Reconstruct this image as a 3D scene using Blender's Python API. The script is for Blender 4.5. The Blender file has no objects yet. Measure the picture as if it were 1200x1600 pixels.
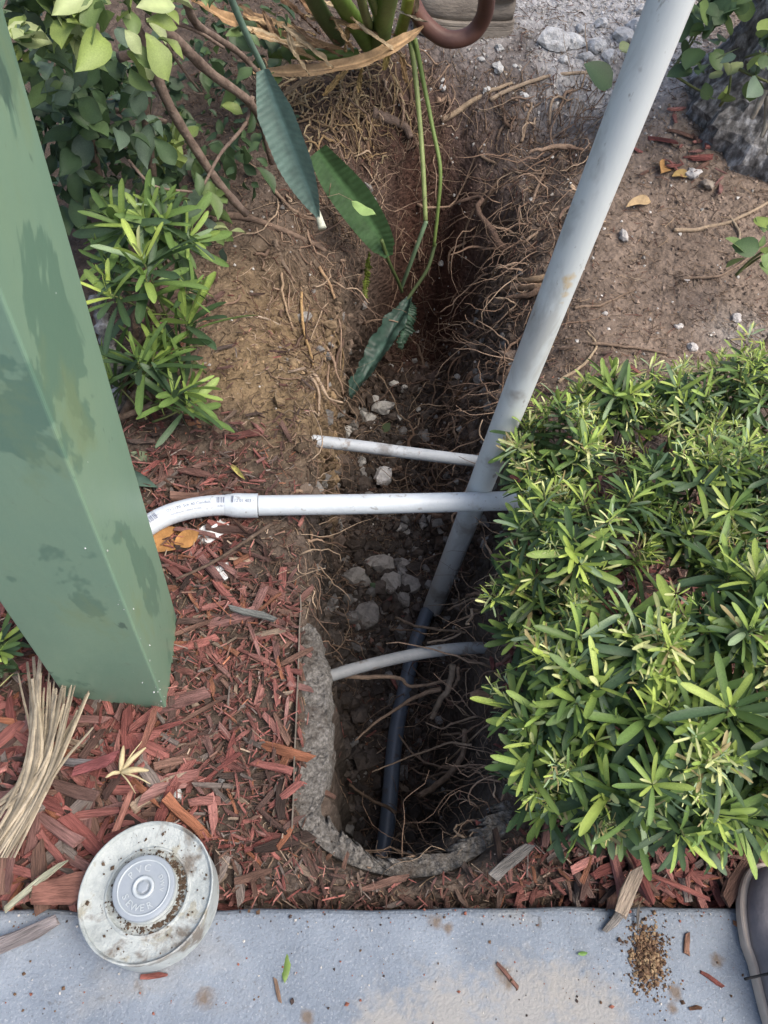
import bpy, bmesh, math, random
import numpy as np
from mathutils import Vector, Matrix

random.seed(7)
RNG = np.random.default_rng(11)
scene = bpy.context.scene
COL = scene.collection

# ------------------------------------------------------------------ camera
IMG_W, IMG_H, FOC = 1200.0, 1600.0, 1200.0      # photograph size and focal length in its pixels
CAM_Z = 1.5
_d = np.array([460 - 600, 1610 - 800, FOC]); _d = _d / np.linalg.norm(_d)      # straight down, seen by the camera
_up = -_d
_fy = np.array([0, 0, 1.0]) - _up * _up[2]; _fy /= np.linalg.norm(_fy)
_fx = np.cross(_fy, _up)
ROT = np.array([_fx, _fy, _up])
cam_data = bpy.data.cameras.new('camera')
cam = bpy.data.objects.new('camera', cam_data); COL.objects.link(cam)
cam_data.sensor_fit = 'VERTICAL'; cam_data.sensor_height = 36.0
cam_data.lens = 36.0 * FOC / IMG_H
cam_data.clip_start = 0.02; cam_data.clip_end = 400
cm = Matrix.Identity(4)
for i in range(3):
    cm[i][0] = ROT[i, 0]; cm[i][1] = -ROT[i, 1]; cm[i][2] = -ROT[i, 2]
cm[2][3] = CAM_Z
cam.matrix_world = cm
scene.camera = cam

# ------------------------------------------------------------------ sky, sun, exposure
SUN_EL, SUN_AZ = 60.0, 108.0          # degrees; azimuth clockwise from +Y
world = bpy.data.worlds.new('World'); scene.world = world; world.use_nodes = True
wn = world.node_tree
for n in list(wn.nodes): wn.nodes.remove(n)
sky = wn.nodes.new('ShaderNodeTexSky'); sky.sky_type = 'NISHITA'; sky.sun_disc = False
sky.sun_elevation = math.radians(SUN_EL); sky.sun_rotation = math.radians(SUN_AZ)
sky.air_density = 0.85; sky.dust_density = 4.5; sky.ozone_density = 0.4
bg = wn.nodes.new('ShaderNodeBackground'); bg.inputs[1].default_value = 0.15
wo = wn.nodes.new('ShaderNodeOutputWorld')
wn.links.new(sky.outputs[0], bg.inputs[0]); wn.links.new(bg.outputs[0], wo.inputs[0])
sl = bpy.data.lights.new('sun', 'SUN'); sl.energy = 1.5; sl.angle = math.radians(38); sl.color = (1.0, 0.95, 0.87)
so = bpy.data.objects.new('sun', sl); COL.objects.link(so)
_e, _a = math.radians(SUN_EL), math.radians(SUN_AZ)
so.rotation_euler = Vector((-math.cos(_e) * math.sin(_a), -math.cos(_e) * math.cos(_a), -math.sin(_e))).to_track_quat('-Z', 'Y').to_euler()
so.location = (2, 2, 6)
vs = scene.view_settings
vs.view_transform = 'Standard'; vs.look = 'None'; vs.exposure = 0.88; vs.gamma = 1.0; vs.use_curve_mapping = False

# ------------------------------------------------------------------ picking points
def ray(px, py):
    return ROT @ np.array([px - 600.0, py - 800.0, FOC])
def at(px, py, z=0.0):
    v = ray(px, py); t = (z - CAM_Z) / v[2]
    return np.array([v[0] * t, v[1] * t, z])
def atd(px, py, depth):
    return np.array([0, 0, CAM_Z]) + ray(px, py) * (depth / FOC)
def proj(P):
    P = np.asarray(P, float).reshape(-1, 3) - np.array([0, 0, CAM_Z])
    c = P @ ROT
    return np.stack([600 + FOC * c[:, 0] / c[:, 2], 800 + FOC * c[:, 1] / c[:, 2], c[:, 2]], 1)

# ------------------------------------------------------------------ numeric noise
def _hash(ix, iy, s):
    n = (ix * 374761393 + iy * 668265263 + s * 982451653) & 0x7fffffff
    n = (n ^ (n >> 13)) * 1274126177 & 0x7fffffff
    return ((n ^ (n >> 16)) & 0xffff) / 65535.0
def vnoise(x, y, s=0):
    x = np.asarray(x, float); y = np.asarray(y, float)
    ix = np.floor(x).astype(np.int64); iy = np.floor(y).astype(np.int64)
    fx = x - ix; fy = y - iy
    fx = fx * fx * (3 - 2 * fx); fy = fy * fy * (3 - 2 * fy)
    a = _hash(ix, iy, s); b = _hash(ix + 1, iy, s); c = _hash(ix, iy + 1, s); d = _hash(ix + 1, iy + 1, s)
    return (a + (b - a) * fx) * (1 - fy) + (c + (d - c) * fx) * fy
def fbm(x, y, s=0, o=4):
    r = 0; a = .5; t = 0
    for k in range(o):
        r = r + a * vnoise(np.asarray(x) * 2 ** k, np.asarray(y) * 2 ** k, s + k * 17); t += a; a *= .5
    return r / t - .5
def sstep(a, b, x):
    t = np.clip((np.asarray(x, float) - a) / (np.asarray(b, float) - a), 0, 1); return t * t * (3 - 2 * t)
def sdist(poly, x, y):
    """distance to the edge of a polygon, positive inside"""
    x = np.asarray(x, float); y = np.asarray(y, float)
    best = np.full(x.shape, 1e9); ins = np.zeros(x.shape, bool)
    n = len(poly)
    for i in range(n):
        ax, ay = poly[i][:2]; bx, by = poly[(i + 1) % n][:2]
        ex, ey = bx - ax, by - ay
        t = np.clip(((x - ax) * ex + (y - ay) * ey) / (ex * ex + ey * ey), 0, 1)
        best = np.minimum(best, np.hypot(x - ax - t * ex, y - ay - t * ey))
        c = ((ay > y) != (by > y)) & (x < (bx - ax) * (y - ay) / (by - ay + 1e-12) + ax)
        ins ^= c
    return np.where(ins, best, -best)

# ------------------------------------------------------------------ ground shape
def base_z(x, y):
    return 0.30 * sstep(1.7, 3.6, y) + 0.05 * sstep(.5, 1.2, x) * sstep(1.3, 2.2, y)
def at_base(px, py):
    p = at(px, py, 0)
    for k in range(6): p = at(px, py, float(base_z(p[0], p[1])))
    return p
RIM = [at_base(*p) for p in [(508, 1290), (522, 1210), (520, 1100), (512, 1010), (490, 960), (478, 900), (476, 830), (478, 760), (486, 700), (494, 640), (500, 560), (508, 490), (526, 410), (556, 335), (590, 255), (635, 180), (690, 132), (755, 128),
       (812, 180), (838, 260), (832, 360), (822, 460), (808, 560), (804, 650), (815, 750), (805, 850), (780, 930), (775, 1000), (790, 1100), (800, 1180), (790, 1245), (745, 1290), (700, 1322), (640, 1342), (580, 1330), (540, 1305)]]
RIM2 = [at_base(*p) for p in [(470, 700), (420, 610), (380, 480), (430, 330), (510, 180), (640, 85), (730, 90), (860, 108), (965, 112), (950, 230), (910, 330), (880, 450), (840, 580), (815, 680), (640, 700)]]
COLLAR_OUT = [at(*p, 0) for p in [(464, 955), (462, 1100), (458, 1200), (462, 1290), (510, 1345), (575, 1372), (640, 1382), (705, 1374), (762, 1345), (808, 1310), (832, 1262), (815, 1220),
       (640, 1250), (560, 1200), (540, 1000)]]
WALK_A, WALK_B = at(0, 1421), at(1160, 1416)
_wd = (WALK_B - WALK_A)[:2]; _wd /= np.linalg.norm(_wd); _wn = np.array([-_wd[1], _wd[0]])
def walk_s(x, y):
    """distance in front of the sidewalk edge, positive on the bed side"""
    return (x - WALK_A[0]) * _wn[0] + (y - WALK_A[1]) * _wn[1]
HOLE = at(655, 500, -.65)
def h(x, y, fine=True):
    x = np.asarray(x, float); y = np.asarray(y, float)
    wob = .05 * fbm(x * 7, y * 7, 3, 3) + .05 * fbm(x * 24, y * 24, 13, 4)
    d = sdist(RIM, x, y) + wob
    d2 = sdist(RIM2, x, y) + wob * 2
    z = base_z(x, y)
    z = z - .15 * sstep(-.06, .24, d2) * (d2 > -.06) * sstep(1.38, 1.75, y)
    w = .10 + sstep(1.25, 1.7, y) * (-.03 + .17 * sstep(-.05, .2, x)) + .15 * sstep(2.35, 2.7, y)
    D = .62 + .04 * sstep(1.6, 2.4, y)
    t = np.clip(d / w + .12, 0, 1)
    tr = t * t * (3 - 2 * t)
    z = z - D * tr
    z = z - .10 * np.exp(-(((x - HOLE[0]) / .17) ** 2 + ((y - HOLE[1]) / .17) ** 2)) * tr
    z = z - .05 * sstep(.0, .025, sdist(COLLAR_OUT, x, y) + .05 * fbm(x * 16, y * 16, 71, 3)) * (1 - tr)
    s = walk_s(x, y)
    bed = sstep(0, .05, s)
    z = z - .02 - .06 * (1 - bed)
    if fine:
        amp = .012 + .06 * sstep(-.02, .1, d) + .03 * sstep(.0, .3, d2)
        z = z + bed * amp * (fbm(x * 11, y * 11, 5, 4) * 1.6 + .55 * fbm(x * 42, y * 42, 9, 3))
    return z
def ground(px, py):
    v = ray(px, py)
    v = v / np.linalg.norm(v); t = np.arange(.5, 8, .006)
    P = np.array([0, 0, CAM_Z]) + t[:, None] * v
    k = np.argmax(P[:, 2] < h(P[:, 0], P[:, 1]))
    return P[k]

# ------------------------------------------------------------------ materials
def pm(name, ramp, scale=8, detail=6, rough=.8, bump=0, bscale=40, stretch=(1, 1, 1), attr=False, spec=.3, sub=0, spots=(), gen=False, dist=0., rough_var=0, vor=0):
    m = bpy.data.materials.new(name); m.use_nodes = True
    nt = m.node_tree; N = nt.nodes; L = nt.links
    b = N['Principled BSDF']; out = N['Material Output']
    tc = N.new('ShaderNodeTexCoord'); mp = N.new('ShaderNodeMapping'); mp.inputs['Scale'].default_value = stretch
    L.new(tc.outputs['Generated' if gen else 'Object'], mp.inputs[0])
    def noise(sc, det=detail, ds=0.):
        n = N.new('ShaderNodeTexNoise'); n.inputs['Scale'].default_value = sc; n.inputs['Detail'].default_value = det
        n.inputs['Distortion'].default_value = ds; n.inputs['Roughness'].default_value = .62
        L.new(mp.outputs[0], n.inputs['Vector']); return n
    def rampn(src, stops, interp='LINEAR'):
        r = N.new('ShaderNodeValToRGB'); e = r.color_ramp.elements; r.color_ramp.interpolation = interp
        while len(e) < len(stops): e.new(.5)
        for i, (p, c) in enumerate(stops):
            e[i].position = p; e[i].color = (*c, 1) if len(c) == 3 else c
        L.new(src, r.inputs[0]); return r
    nz = noise(scale, ds=dist)
    col = rampn(nz.outputs[0], ramp).outputs[0]
    if attr:
        a = N.new('ShaderNodeAttribute'); a.attribute_name = 'Col'
        mx = N.new('ShaderNodeMix'); mx.data_type = 'RGBA'; mx.blend_type = 'MULTIPLY'; mx.inputs[0].default_value = 1
        L.new(a.outputs['Color'], mx.inputs[6]); L.new(col, mx.inputs[7]); col = mx.outputs[2]
    for (c, sc, th, wd, st) in spots:
        n2 = noise(sc, 5, .4)
        r2 = rampn(n2.outputs[0], [(th, (0, 0, 0)), (min(1, th + wd), (st, st, st))])
        mx = N.new('ShaderNodeMix'); mx.data_type = 'RGBA'
        L.new(r2.outputs[0], mx.inputs[0]); L.new(col, mx.inputs[6]); mx.inputs[7].default_value = (*c, 1); col = mx.outputs[2]
    L.new(col, b.inputs['Base Color'])
    b.inputs['Roughness'].default_value = rough
    if rough_var:
        rr = noise(scale * 2.3)
        rm = N.new('ShaderNodeMapRange'); rm.inputs[3].default_value = rough - rough_var; rm.inputs[4].default_value = min(1, rough + rough_var)
        L.new(rr.outputs[0], rm.inputs[0]); L.new(rm.outputs[0], b.inputs['Roughness'])
    b.inputs['Specular IOR Level'].default_value = spec
    if bump:
        n3 = noise(bscale, 8); hgt = n3.outputs[0]
        if vor:
            v = N.new('ShaderNodeTexVoronoi'); v.inputs['Scale'].default_value = vor; L.new(mp.outputs[0], v.inputs['Vector'])
            ad = N.new('ShaderNodeMath'); ad.operation = 'SUBTRACT'; L.new(hgt, ad.inputs[0]); L.new(v.outputs['Distance'], ad.inputs[1]); hgt = ad.outputs[0]
        bp = N.new('ShaderNodeBump'); bp.inputs['Strength'].default_value = bump; bp.inputs['Distance'].default_value = .01
        L.new(hgt, bp.inputs['Height']); L.new(bp.outputs[0], b.inputs['Normal'])
    if sub:
        tr = N.new('ShaderNodeBsdfTranslucent'); L.new(col, tr.inputs[0])
        ms = N.new('ShaderNodeMixShader'); ms.inputs[0].default_value = sub
        L.new(b.outputs[0], ms.inputs[1]); L.new(tr.outputs[0], ms.inputs[2]); L.new(ms.outputs[0], out.inputs[0])
    return m
G = lambda v: (v, v, v)
MAT = dict(
    soil=pm('soil', [(.25, G(.55)), (.5, G(1)), (.75, G(1.5))], 26, 10, .95, .9, 120, attr=True, spec=.1, spots=[((.30, .27, .24), 95, .66, .05, .7)], vor=60),
    chip=pm('wood_chip', [(.25, G(.45)), (.5, G(1)), (.75, G(1.5))], 1.0, 6, .85, .9, 1.6, stretch=(2.2, 30, 14), attr=True, spec=.2),
    root=pm('root_bark', [(.3, G(.7)), (.7, G(1.25))], 60, 5, .85, .5, 200, attr=True, spec=.2),
    stone=pm('limestone', [(.3, G(.62)), (.5, G(1)), (.7, G(1.2))], 45, 8, .95, .9, 110, attr=True, spec=.1, spots=[((.08, .06, .045), 20, .55, .12, .75)]),
    grit=pm('grit', [(.3, G(.8)), (.7, G(1.1))], 60, 3, .95, attr=True, spec=.1),
    leaf=pm('leaf_skin', [(.3, G(.82)), (.7, G(1.15))], 30, 4, .40, .15, 60, attr=True, spec=.30, sub=.25),
    dryleaf=pm('dry_leaf', [(.3, G(.7)), (.7, G(1.2))], 45, 5, .75, .4, 90, attr=True, spec=.2, sub=.12),
    bark=pm('bark', [(.3, (.05, .035, .026)), (.55, (.125, .09, .068)), (.8, (.20, .16, .125))], 40, 7, .9, .8, 90, spec=.2),
    branch=pm('branch_bark', [(.3, (.10, .07, .055)), (.55, (.19, .14, .11)), (.8, (.28, .22, .18))], 40, 7, .85, .6, 90, spec=.25),
    twig=pm('green_stem', [(.3, (.07, .10, .03)), (.7, (.14, .14, .06))], 30, 5, .7, .3, 90),
    trunk=pm('rough_trunk', [(.3, (.035, .033, .032)), (.5, (.16, .155, .15)), (.68, (.42, .42, .42))], 38, 10, .95, 1.0, 60, spec=.1, stretch=(1, 1, .6)),
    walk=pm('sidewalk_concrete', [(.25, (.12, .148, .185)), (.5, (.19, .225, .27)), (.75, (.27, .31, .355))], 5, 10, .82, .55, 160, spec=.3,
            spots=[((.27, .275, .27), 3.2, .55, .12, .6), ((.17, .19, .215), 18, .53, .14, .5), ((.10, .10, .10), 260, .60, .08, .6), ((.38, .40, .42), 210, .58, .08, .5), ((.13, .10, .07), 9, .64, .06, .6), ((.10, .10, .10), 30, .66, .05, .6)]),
    collar=pm('broken_concrete', [(.3, (.06, .056, .052)), (.5, (.135, .128, .118)), (.72, (.26, .25, .235))], 130, 12, .95, .8, 150, spec=.1, spots=[((.05, .038, .03), 8, .52, .14, .85), ((.34, .33, .31), 16, .62, .06, .6)]),
    post=pm('green_paint', [(.3, (.14, .235, .165)), (.5, (.168, .268, .185)), (.75, (.205, .295, .185))], 2.5, 5, .42, .10, 30, spec=.4, stretch=(1, 1, .6),
            spots=[((.085, .165, .118), 4.6, .53, .018, .7), ((.175, .235, .12), 5.0, .55, .10, .6), ((.05, .095, .075), 6.5, .62, .015, .7), ((.78, .84, .78), 75, .745, .02, .9), ((.10, .085, .06), 30, .66, .08, .35)]),
    pvc=pm('white_pvc', [(.3, (.44, .49, .53)), (.7, (.56, .61, .65))], 9, 6, .42, .12, 120, spec=.4, spots=[((.20, .19, .18), 55, .61, .05, .6), ((.30, .27, .23), 11, .58, .14, .5)]),
    pvcd=pm('dirty_pvc', [(.3, (.34, .37, .39)), (.7, (.48, .51, .53))], 12, 6, .5, .2, 120, spec=.35, spots=[((.16, .12, .09), 35, .56, .10, .7), ((.10, .075, .055), 14, .60, .10, .6)]),
    greyp=pm('grey_pvc', [(.3, (.16, .17, .175)), (.7, (.25, .26, .262))], 12, 6, .55, .2, 120, spec=.35, spots=[((.10, .075, .055), 24, .56, .10, .7)]),
    pole=pm('pole_pvc', [(.3, (.47, .50, .50)), (.55, (.55, .58, .575)), (.75, (.60, .61, .57))], 4, 7, .45, .06, 90, spec=.4, spots=[((.36, .37, .36), 16, .56, .10, .6), ((.18, .16, .14), 60, .64, .05, .6), ((.30, .28, .25), 7, .60, .06, .4)], stretch=(1, 1, .4)),
    dark=pm('dark_blue_pipe', [(.3, (.075, .098, .13)), (.7, (.11, .135, .17))], 10, 6, .36, .08, 120, spec=.5, spots=[((.07, .055, .045), 30, .60, .08, .7)]),
    ink=pm('print_ink', [(0, (.09, .11, .17)), (1, (.12, .14, .2))], 60, 3, .7),
    ink2=pm('purple_ink', [(0, (.05, .04, .16)), (1, (.08, .06, .2))], 60, 3, .7),
    disc=pm('dirty_galvanised', [(.25, (.24, .265, .26)), (.5, (.37, .405, .40)), (.75, (.47, .50, .485))], 20, 9, .6, .5, 90, spec=.35,
            spots=[((.13, .105, .08), 14, .56, .10, .85), ((.24, .22, .15), 22, .60, .06, .6), ((.10, .085, .07), 60, .66, .04, .8)]),
    cap=pm('grey_cap_plastic', [(.3, (.23, .265, .30)), (.7, (.30, .335, .37))], 18, 5, .42, .05, 90, spec=.45, spots=[((.24, .23, .22), 40, .64, .06, .5)]),
    capl=pm('cap_raised', [(.3, (.34, .385, .41)), (.7, (.44, .48, .50))], 18, 5, .45),
    dirt=pm('dark_dirt', [(.3, (.05, .035, .025)), (.7, (.13, .09, .06))], 60, 6, .95, .8, 90),
    tan=pm('tan_block', [(.3, (.14, .12, .10)), (.5, (.24, .21, .175)), (.75, (.33, .29, .24))], 9, 8, .9, .6, 50, spec=.15, stretch=(1, 1, 3)),
    hose=pm('brown_hose', [(.3, (.085, .04, .032)), (.7, (.14, .068, .05))], 8, 5, .5, .1, 60, spec=.35),
    sole=pm('tan_sole', [(.3, (.40, .33, .27)), (.7, (.54, .46, .39))], 14, 5, .8, .2, 80),
    suede=pm('grey_suede', [(.3, (.16, .15, .165)), (.7, (.24, .225, .235))], 22, 6, .9, .2, 120),
    black=pm('black_cloth', [(.3, (.012, .012, .013)), (.7, (.03, .03, .032))], 30, 5, .8, .2, 200),
    edging=pm('pale_edging', [(.3, (.08, .068, .055)), (.7, (.20, .17, .14))], 30, 6, .9, .3, 90),
    paper=pm('white_scrap', [(.3, (.45, .46, .46)), (.7, (.74, .75, .75))], 30, 5, .6, .3, 80, spots=[((.15, .13, .11), 22, .58, .06, .7)]),
)

def grain(m):
    # wood grain follows each chip's own length (attribute 'loc')
    nt = m.node_tree
    a = nt.nodes.new('ShaderNodeAttribute'); a.attribute_name = 'loc'
    mp = [n for n in nt.nodes if n.type == 'MAPPING'][0]
    nt.links.new(a.outputs['Vector'], mp.inputs[0])
grain(MAT['chip'])
# ------------------------------------------------------------------ object helpers
def mesh(name, V, F, C=None, smooth=False, L=None):
    me = bpy.data.meshes.new(name)
    V = np.asarray(V, float)
    if isinstance(F, np.ndarray): F = F.tolist()
    me.from_pydata(V.tolist(), [], F)
    if C is not None:
        C = np.asarray(C, float)
        if C.ndim == 1: C = np.tile(C, (len(V), 1))
        ca = me.color_attributes.new('Col', 'FLOAT_COLOR', 'POINT')
        ca.data.foreach_set('color', np.concatenate([C, np.ones((len(C), 1))], 1).ravel())
    if L is not None:
        la = me.attributes.new('loc', 'FLOAT_VECTOR', 'POINT'); la.data.foreach_set('vector', np.asarray(L, float).ravel())
    if smooth: me.polygons.foreach_set('use_smooth', [True] * len(me.polygons))
    me.update(); return me
def link(name, me, m=None, parent=None, kind=None):
    o = bpy.data.objects.new(name, me); COL.objects.link(o)
    if m is not None and not me.materials: me.materials.append(MAT[m])
    if parent is not None: o.parent = parent
    if kind: o['kind'] = kind
    return o
def obj(name, V, F, m, parent=None, C=None, smooth=False, kind=None):
    return link(name, mesh(name, V, F, C, smooth), m, parent, kind)
def tag(o, label, cat, group=None):
    o['label'] = label; o['category'] = cat
    if group: o['group'] = group
    return o
def thing(name, label, cat, loc=(0, 0, 0), group=None):
    o = bpy.data.objects.new(name, None); COL.objects.link(o); o.location = loc; o.empty_display_size = .05
    return tag(o, label, cat, group)
def put(o, parent):
    """child built in world coordinates goes under a parent that stands elsewhere"""
    o.parent = parent; o.matrix_parent_inverse = Matrix.Translation(-Vector(parent.location)); return o
class MB:
    def __init__(s): s.V = []; s.F = []; s.C = []; s.n = 0
    def add(s, V, F, C=None):
        V = np.asarray(V, float).reshape(-1, 3); s.V.append(V)
        s.F += [[i + s.n for i in f] for f in (F.tolist() if isinstance(F, np.ndarray) else F)]
        s.C.append(np.tile(np.asarray(C if C is not None else (1, 1, 1), float), (len(V), 1)) if C is None or np.ndim(C) == 1 else np.asarray(C)); s.n += len(V)
        return s
    def obj(s, name, m, parent=None, smooth=False, kind=None):
        return obj(name, np.concatenate(s.V), s.F, m, parent, np.concatenate(s.C), smooth, kind)
def tubes(P, R, sides=6, C=None):
    """P (n,k,3) paths, R (n,k) radii -> V, F (quads, ends closed), C"""
    P = np.asarray(P, float); R = np.asarray(R, float)
    if P.ndim == 2: P = P[None]; R = np.broadcast_to(R, (1, P.shape[1]))
    n, k, _ = P.shape
    P = np.concatenate([P[:, :1], P, P[:, -1:]], 1); R = np.concatenate([R[:, :1] * 0 + 1e-5, R, R[:, -1:] * 0 + 1e-5], 1); k += 2
    T = np.empty_like(P); T[:, 2:-2] = P[:, 3:-1] - P[:, 1:-3]; T[:, :2] = (P[:, 2] - P[:, 1])[:, None]; T[:, -2:] = (P[:, -2] - P[:, -3])[:, None]
    T /= np.linalg.norm(T, axis=2, keepdims=True) + 1e-12
    mean = T.mean(1); ref = np.where(np.abs(mean[:, 2:3]) < .8, np.array([[0, 0, 1.]]), np.array([[1., 0, 0]]))
    A = np.cross(T, ref[:, None, :]); A /= np.linalg.norm(A, axis=2, keepdims=True) + 1e-12
    B = np.cross(T, A)
    th = np.arange(sides) / sides * 2 * np.pi
    V = P[:, :, None] + R[:, :, None, None] * (np.cos(th)[None, None, :, None] * A[:, :, None] + np.sin(th)[None, None, :, None] * B[:, :, None])
    i = np.arange(k - 1)[:, None]; j = np.arange(sides)[None]
    f = np.stack([i * sides + j, i * sides + (j + 1) % sides, (i + 1) * sides + (j + 1) % sides, (i + 1) * sides + j], -1).reshape(-1, 4)
    F = (f[None] + (np.arange(n) * k * sides)[:, None, None]).reshape(-1, 4)
    CC = None if C is None else np.repeat(np.asarray(C, float).reshape(-1, 3) * np.ones((n, 1)), k * sides, 0)
    return V.reshape(-1, 3), F, CC
def spline(pts, m=24):
    """smooth path through points"""
    p = np.asarray(pts, float); n = len(p)
    if n == 2: return p[0] + np.linspace(0, 1, m)[:, None] * (p[1] - p[0])
    q = np.concatenate([[2 * p[0] - p[1]], p, [2 * p[-1] - p[-2]]])
    t = np.linspace(0, n - 1 - 1e-6, m); i = t.astype(int); u = (t - i)[:, None]
    a, b, c, d = q[i], q[i + 1], q[i + 2], q[i + 3]
    return .5 * ((2 * b) + (-a + c) * u + (2 * a - 5 * b + 4 * c - d) * u ** 2 + (-a + 3 * b - 3 * c + d) * u ** 3)
def pipe_tube(p, r, sides=28, wall=None):
    """a pipe along path p, hollow at its ends"""
    V, F, _ = tubes(p, np.full((1, len(p)), r), sides)
    return V, F
def rock(seed, rx, ry, rz, rough=.35, sub=2):
    bm = bmesh.new(); bmesh.ops.create_icosphere(bm, subdivisions=sub, radius=1)
    V = np.array([v.co[:] for v in bm.verts]); F = [[v.index for v in f.verts] for f in bm.faces]; bm.free()
    r = np.random.default_rng(seed); o = r.random(3) * 50
    k = 1 + rough * (fbm(V[:, 0] * 1.7 + o[0] + V[:, 2] * 1.1, V[:, 1] * 1.7 + o[1] - V[:, 2] * .9, seed, 3) * 2)
    for _ in range(5):
        nrm = r.normal(size=3); nrm /= np.linalg.norm(nrm); dd = V @ nrm
        k = np.where(dd > .62, k * (1 - (dd - .62) * .7), k)
    V = V * k[:, None] * np.array([rx, ry, rz]); return V, F
def rotz(a): return np.array([[math.cos(a), -math.sin(a), 0], [math.sin(a), math.cos(a), 0], [0, 0, 1.]])
def rand_rot(r, tilt=math.pi):
    a = r.random() * 2 * math.pi; b = (r.random() - .5) * tilt; c = (r.random() - .5) * tilt
    X = np.array([[1, 0, 0], [0, math.cos(b), -math.sin(b)], [0, math.sin(b), math.cos(b)]])
    Y = np.array([[math.cos(c), 0, math.sin(c)], [0, 1, 0], [-math.sin(c), 0, math.cos(c)]])
    return rotz(a) @ Y @ X
def M4(R, p, s=1.0):
    m = Matrix.Identity(4)
    for i in range(3):
        for j in range(3): m[i][j] = R[i, j] * s
        m[i][3] = p[i]
    return m

# ================================================================== SETTING
def axis(lo, hi, step, far):
    a = list(np.arange(lo, hi + 1e-9, step)); s = step; x = hi
    while x < far: s *= 1.35; x += s; a.append(x)
    s = step; x = lo
    while x > -far: s *= 1.35; x -= s; a.insert(0, x)
    return np.array(a)
gx = axis(-1.0, 1.25, .0095, 60); gy = axis(.05, 3.4, .0105, 60)
GX, GY = np.meshgrid(gx, gy)
GZ = h(GX, GY)
nx_, ny_ = len(gx), len(gy)
ii = np.arange(ny_ - 1)[:, None] * nx_ + np.arange(nx_ - 1)[None]
GF = np.stack([ii, ii + 1, ii + nx_ + 1, ii + nx_], -1).reshape(-1, 4)
def zone(px, py, r, z=0.):
    p = at_base(px, py) if z == 0 else at(px, py, z)
    return lambda x, y: np.exp(-(((x - p[0]) ** 2 + (y - p[1]) ** 2) / r ** 2))
def soil_col(x, y):
    d = sdist(RIM, x, y)
    c = np.zeros(np.shape(x) + (3,)) + np.array([.098, .076, .062])
    n = fbm(np.asarray(x) * 5, np.asarray(y) * 5, 31, 4)
    def mix(c, col, w): w = np.clip(w, 0, 1)[..., None]; return c * (1 - w) + np.array(col) * w
    c = mix(c, (.205, .148, .088), (zone(455, 500, .30)(x, y) + zone(490, 600, .2)(x, y)) * (1.1 + 2 * n) * (d < .07))
    c = mix(c, (.195, .15, .118), sstep(.40, .65, x) * sstep(1.5, 1.8, y) * (.95 + 1.6 * n))
    c = mix(c, (.44, .43, .42), (zone(880, 15, .42)(x, y) + zone(965, 50, .22)(x, y)) * (1.1 + 3 * n))
    c = mix(c, (.26, .235, .21), zone(1165, 520, .10)(x, y) * (.6 + 3 * n))
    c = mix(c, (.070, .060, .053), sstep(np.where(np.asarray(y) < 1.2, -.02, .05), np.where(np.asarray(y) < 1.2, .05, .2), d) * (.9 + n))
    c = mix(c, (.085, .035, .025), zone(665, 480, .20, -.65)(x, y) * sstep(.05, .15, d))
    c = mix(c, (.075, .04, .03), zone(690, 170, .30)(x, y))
    return c
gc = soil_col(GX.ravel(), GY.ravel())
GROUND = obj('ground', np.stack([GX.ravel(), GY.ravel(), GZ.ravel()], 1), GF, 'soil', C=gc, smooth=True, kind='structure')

# sidewalk slab with a rounded edge
prof = [(0.0, -.12), (0.0, -.014), (-.003, -.006), (-.008, -.002), (-.016, 0), (-.25, 0.001), (-6, 0.0), (-6, -.12)]
us = np.concatenate([[-40], np.linspace(-3, 4, 140), [40]])
V = []; 
for u in us:
    wob = .010 * (fbm(np.array([u * 14]), np.array([0.3]), 77, 3)[0]) if abs(u) < 5 else 0
    for k, (s, z) in enumerate(prof):
        p = WALK_A[:2] + _wd * u + _wn * (s + (wob if k < 5 else 0)); V.append((p[0], p[1], z))
K = len(prof); F = []
for i in range(len(us) - 1):
    for k in range(K):
        a, b = i * K + k, i * K + (k + 1) % K; F.append([a, b, b + K, a + K])
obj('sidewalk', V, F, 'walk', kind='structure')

# ================================================================== BROKEN CONCRETE COLLAR
co_out = spline([at(*p, -.03) for p in [(466, 950), (463, 1020), (461, 1100), (459, 1200), (463, 1280), (505, 1325), (568, 1355), (640, 1368), (705, 1358), (758, 1328), (798, 1296), (820, 1258), (832, 1222)]], 260)
co_in = spline([at(*p, -.03) for p in [(470, 948), (497, 985), (514, 1050), (524, 1130), (520, 1210), (503, 1262), (545, 1298), (590, 1334), (645, 1338), (700, 1325), (742, 1292), (770, 1262), (800, 1222)]], 260)
t = np.linspace(0, 1, 260)
front = sstep(.40, .48, t)
jag = (.012 + .020 * front) * fbm(t * 26, t * 0, 41, 4) * 2 + (.010 + .022 * front) * (np.abs(fbm(t * 60, t * 0, 43, 2)) * 2 - .2)
nrm = co_in - co_out; nrm[:, 2] = 0; nrm /= np.linalg.norm(nrm, axis=1, keepdims=True)
co_in = co_in + nrm * jag[:, None]
rows = []
for w, z0 in [(0, -.10)] + [(q, -.014 - .022 * q) for q in np.linspace(0, .8, 13)] + [(.86, -.038), (.92, -.046), (.97, -.054), (1.0, -.066), (1.02, -.08), (1.0, -.10), (.97, -.12), (.9, -.15), (.5, -.16)]:
    p = co_out + (co_in - co_out) * w
    crest = front * (.030 * w ** 1.5 - .028) if w <= 1 else 0
    p[:, 2] = z0 - .010 + crest + .020 * fbm(p[:, 0] * 22, p[:, 1] * 22, 51, 4) * (1 if w > 0 else .3) + .016 * fbm(p[:, 0] * 110, p[:, 1] * 110, 52, 3)
    p[:, :2] += .012 * np.stack([fbm(t * 30, t * 0 + z0 * 60, 61, 3), fbm(t * 30, t * 0 + z0 * 60, 62, 3)], 1) * (w > .6)
    rows.append(p)
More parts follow.
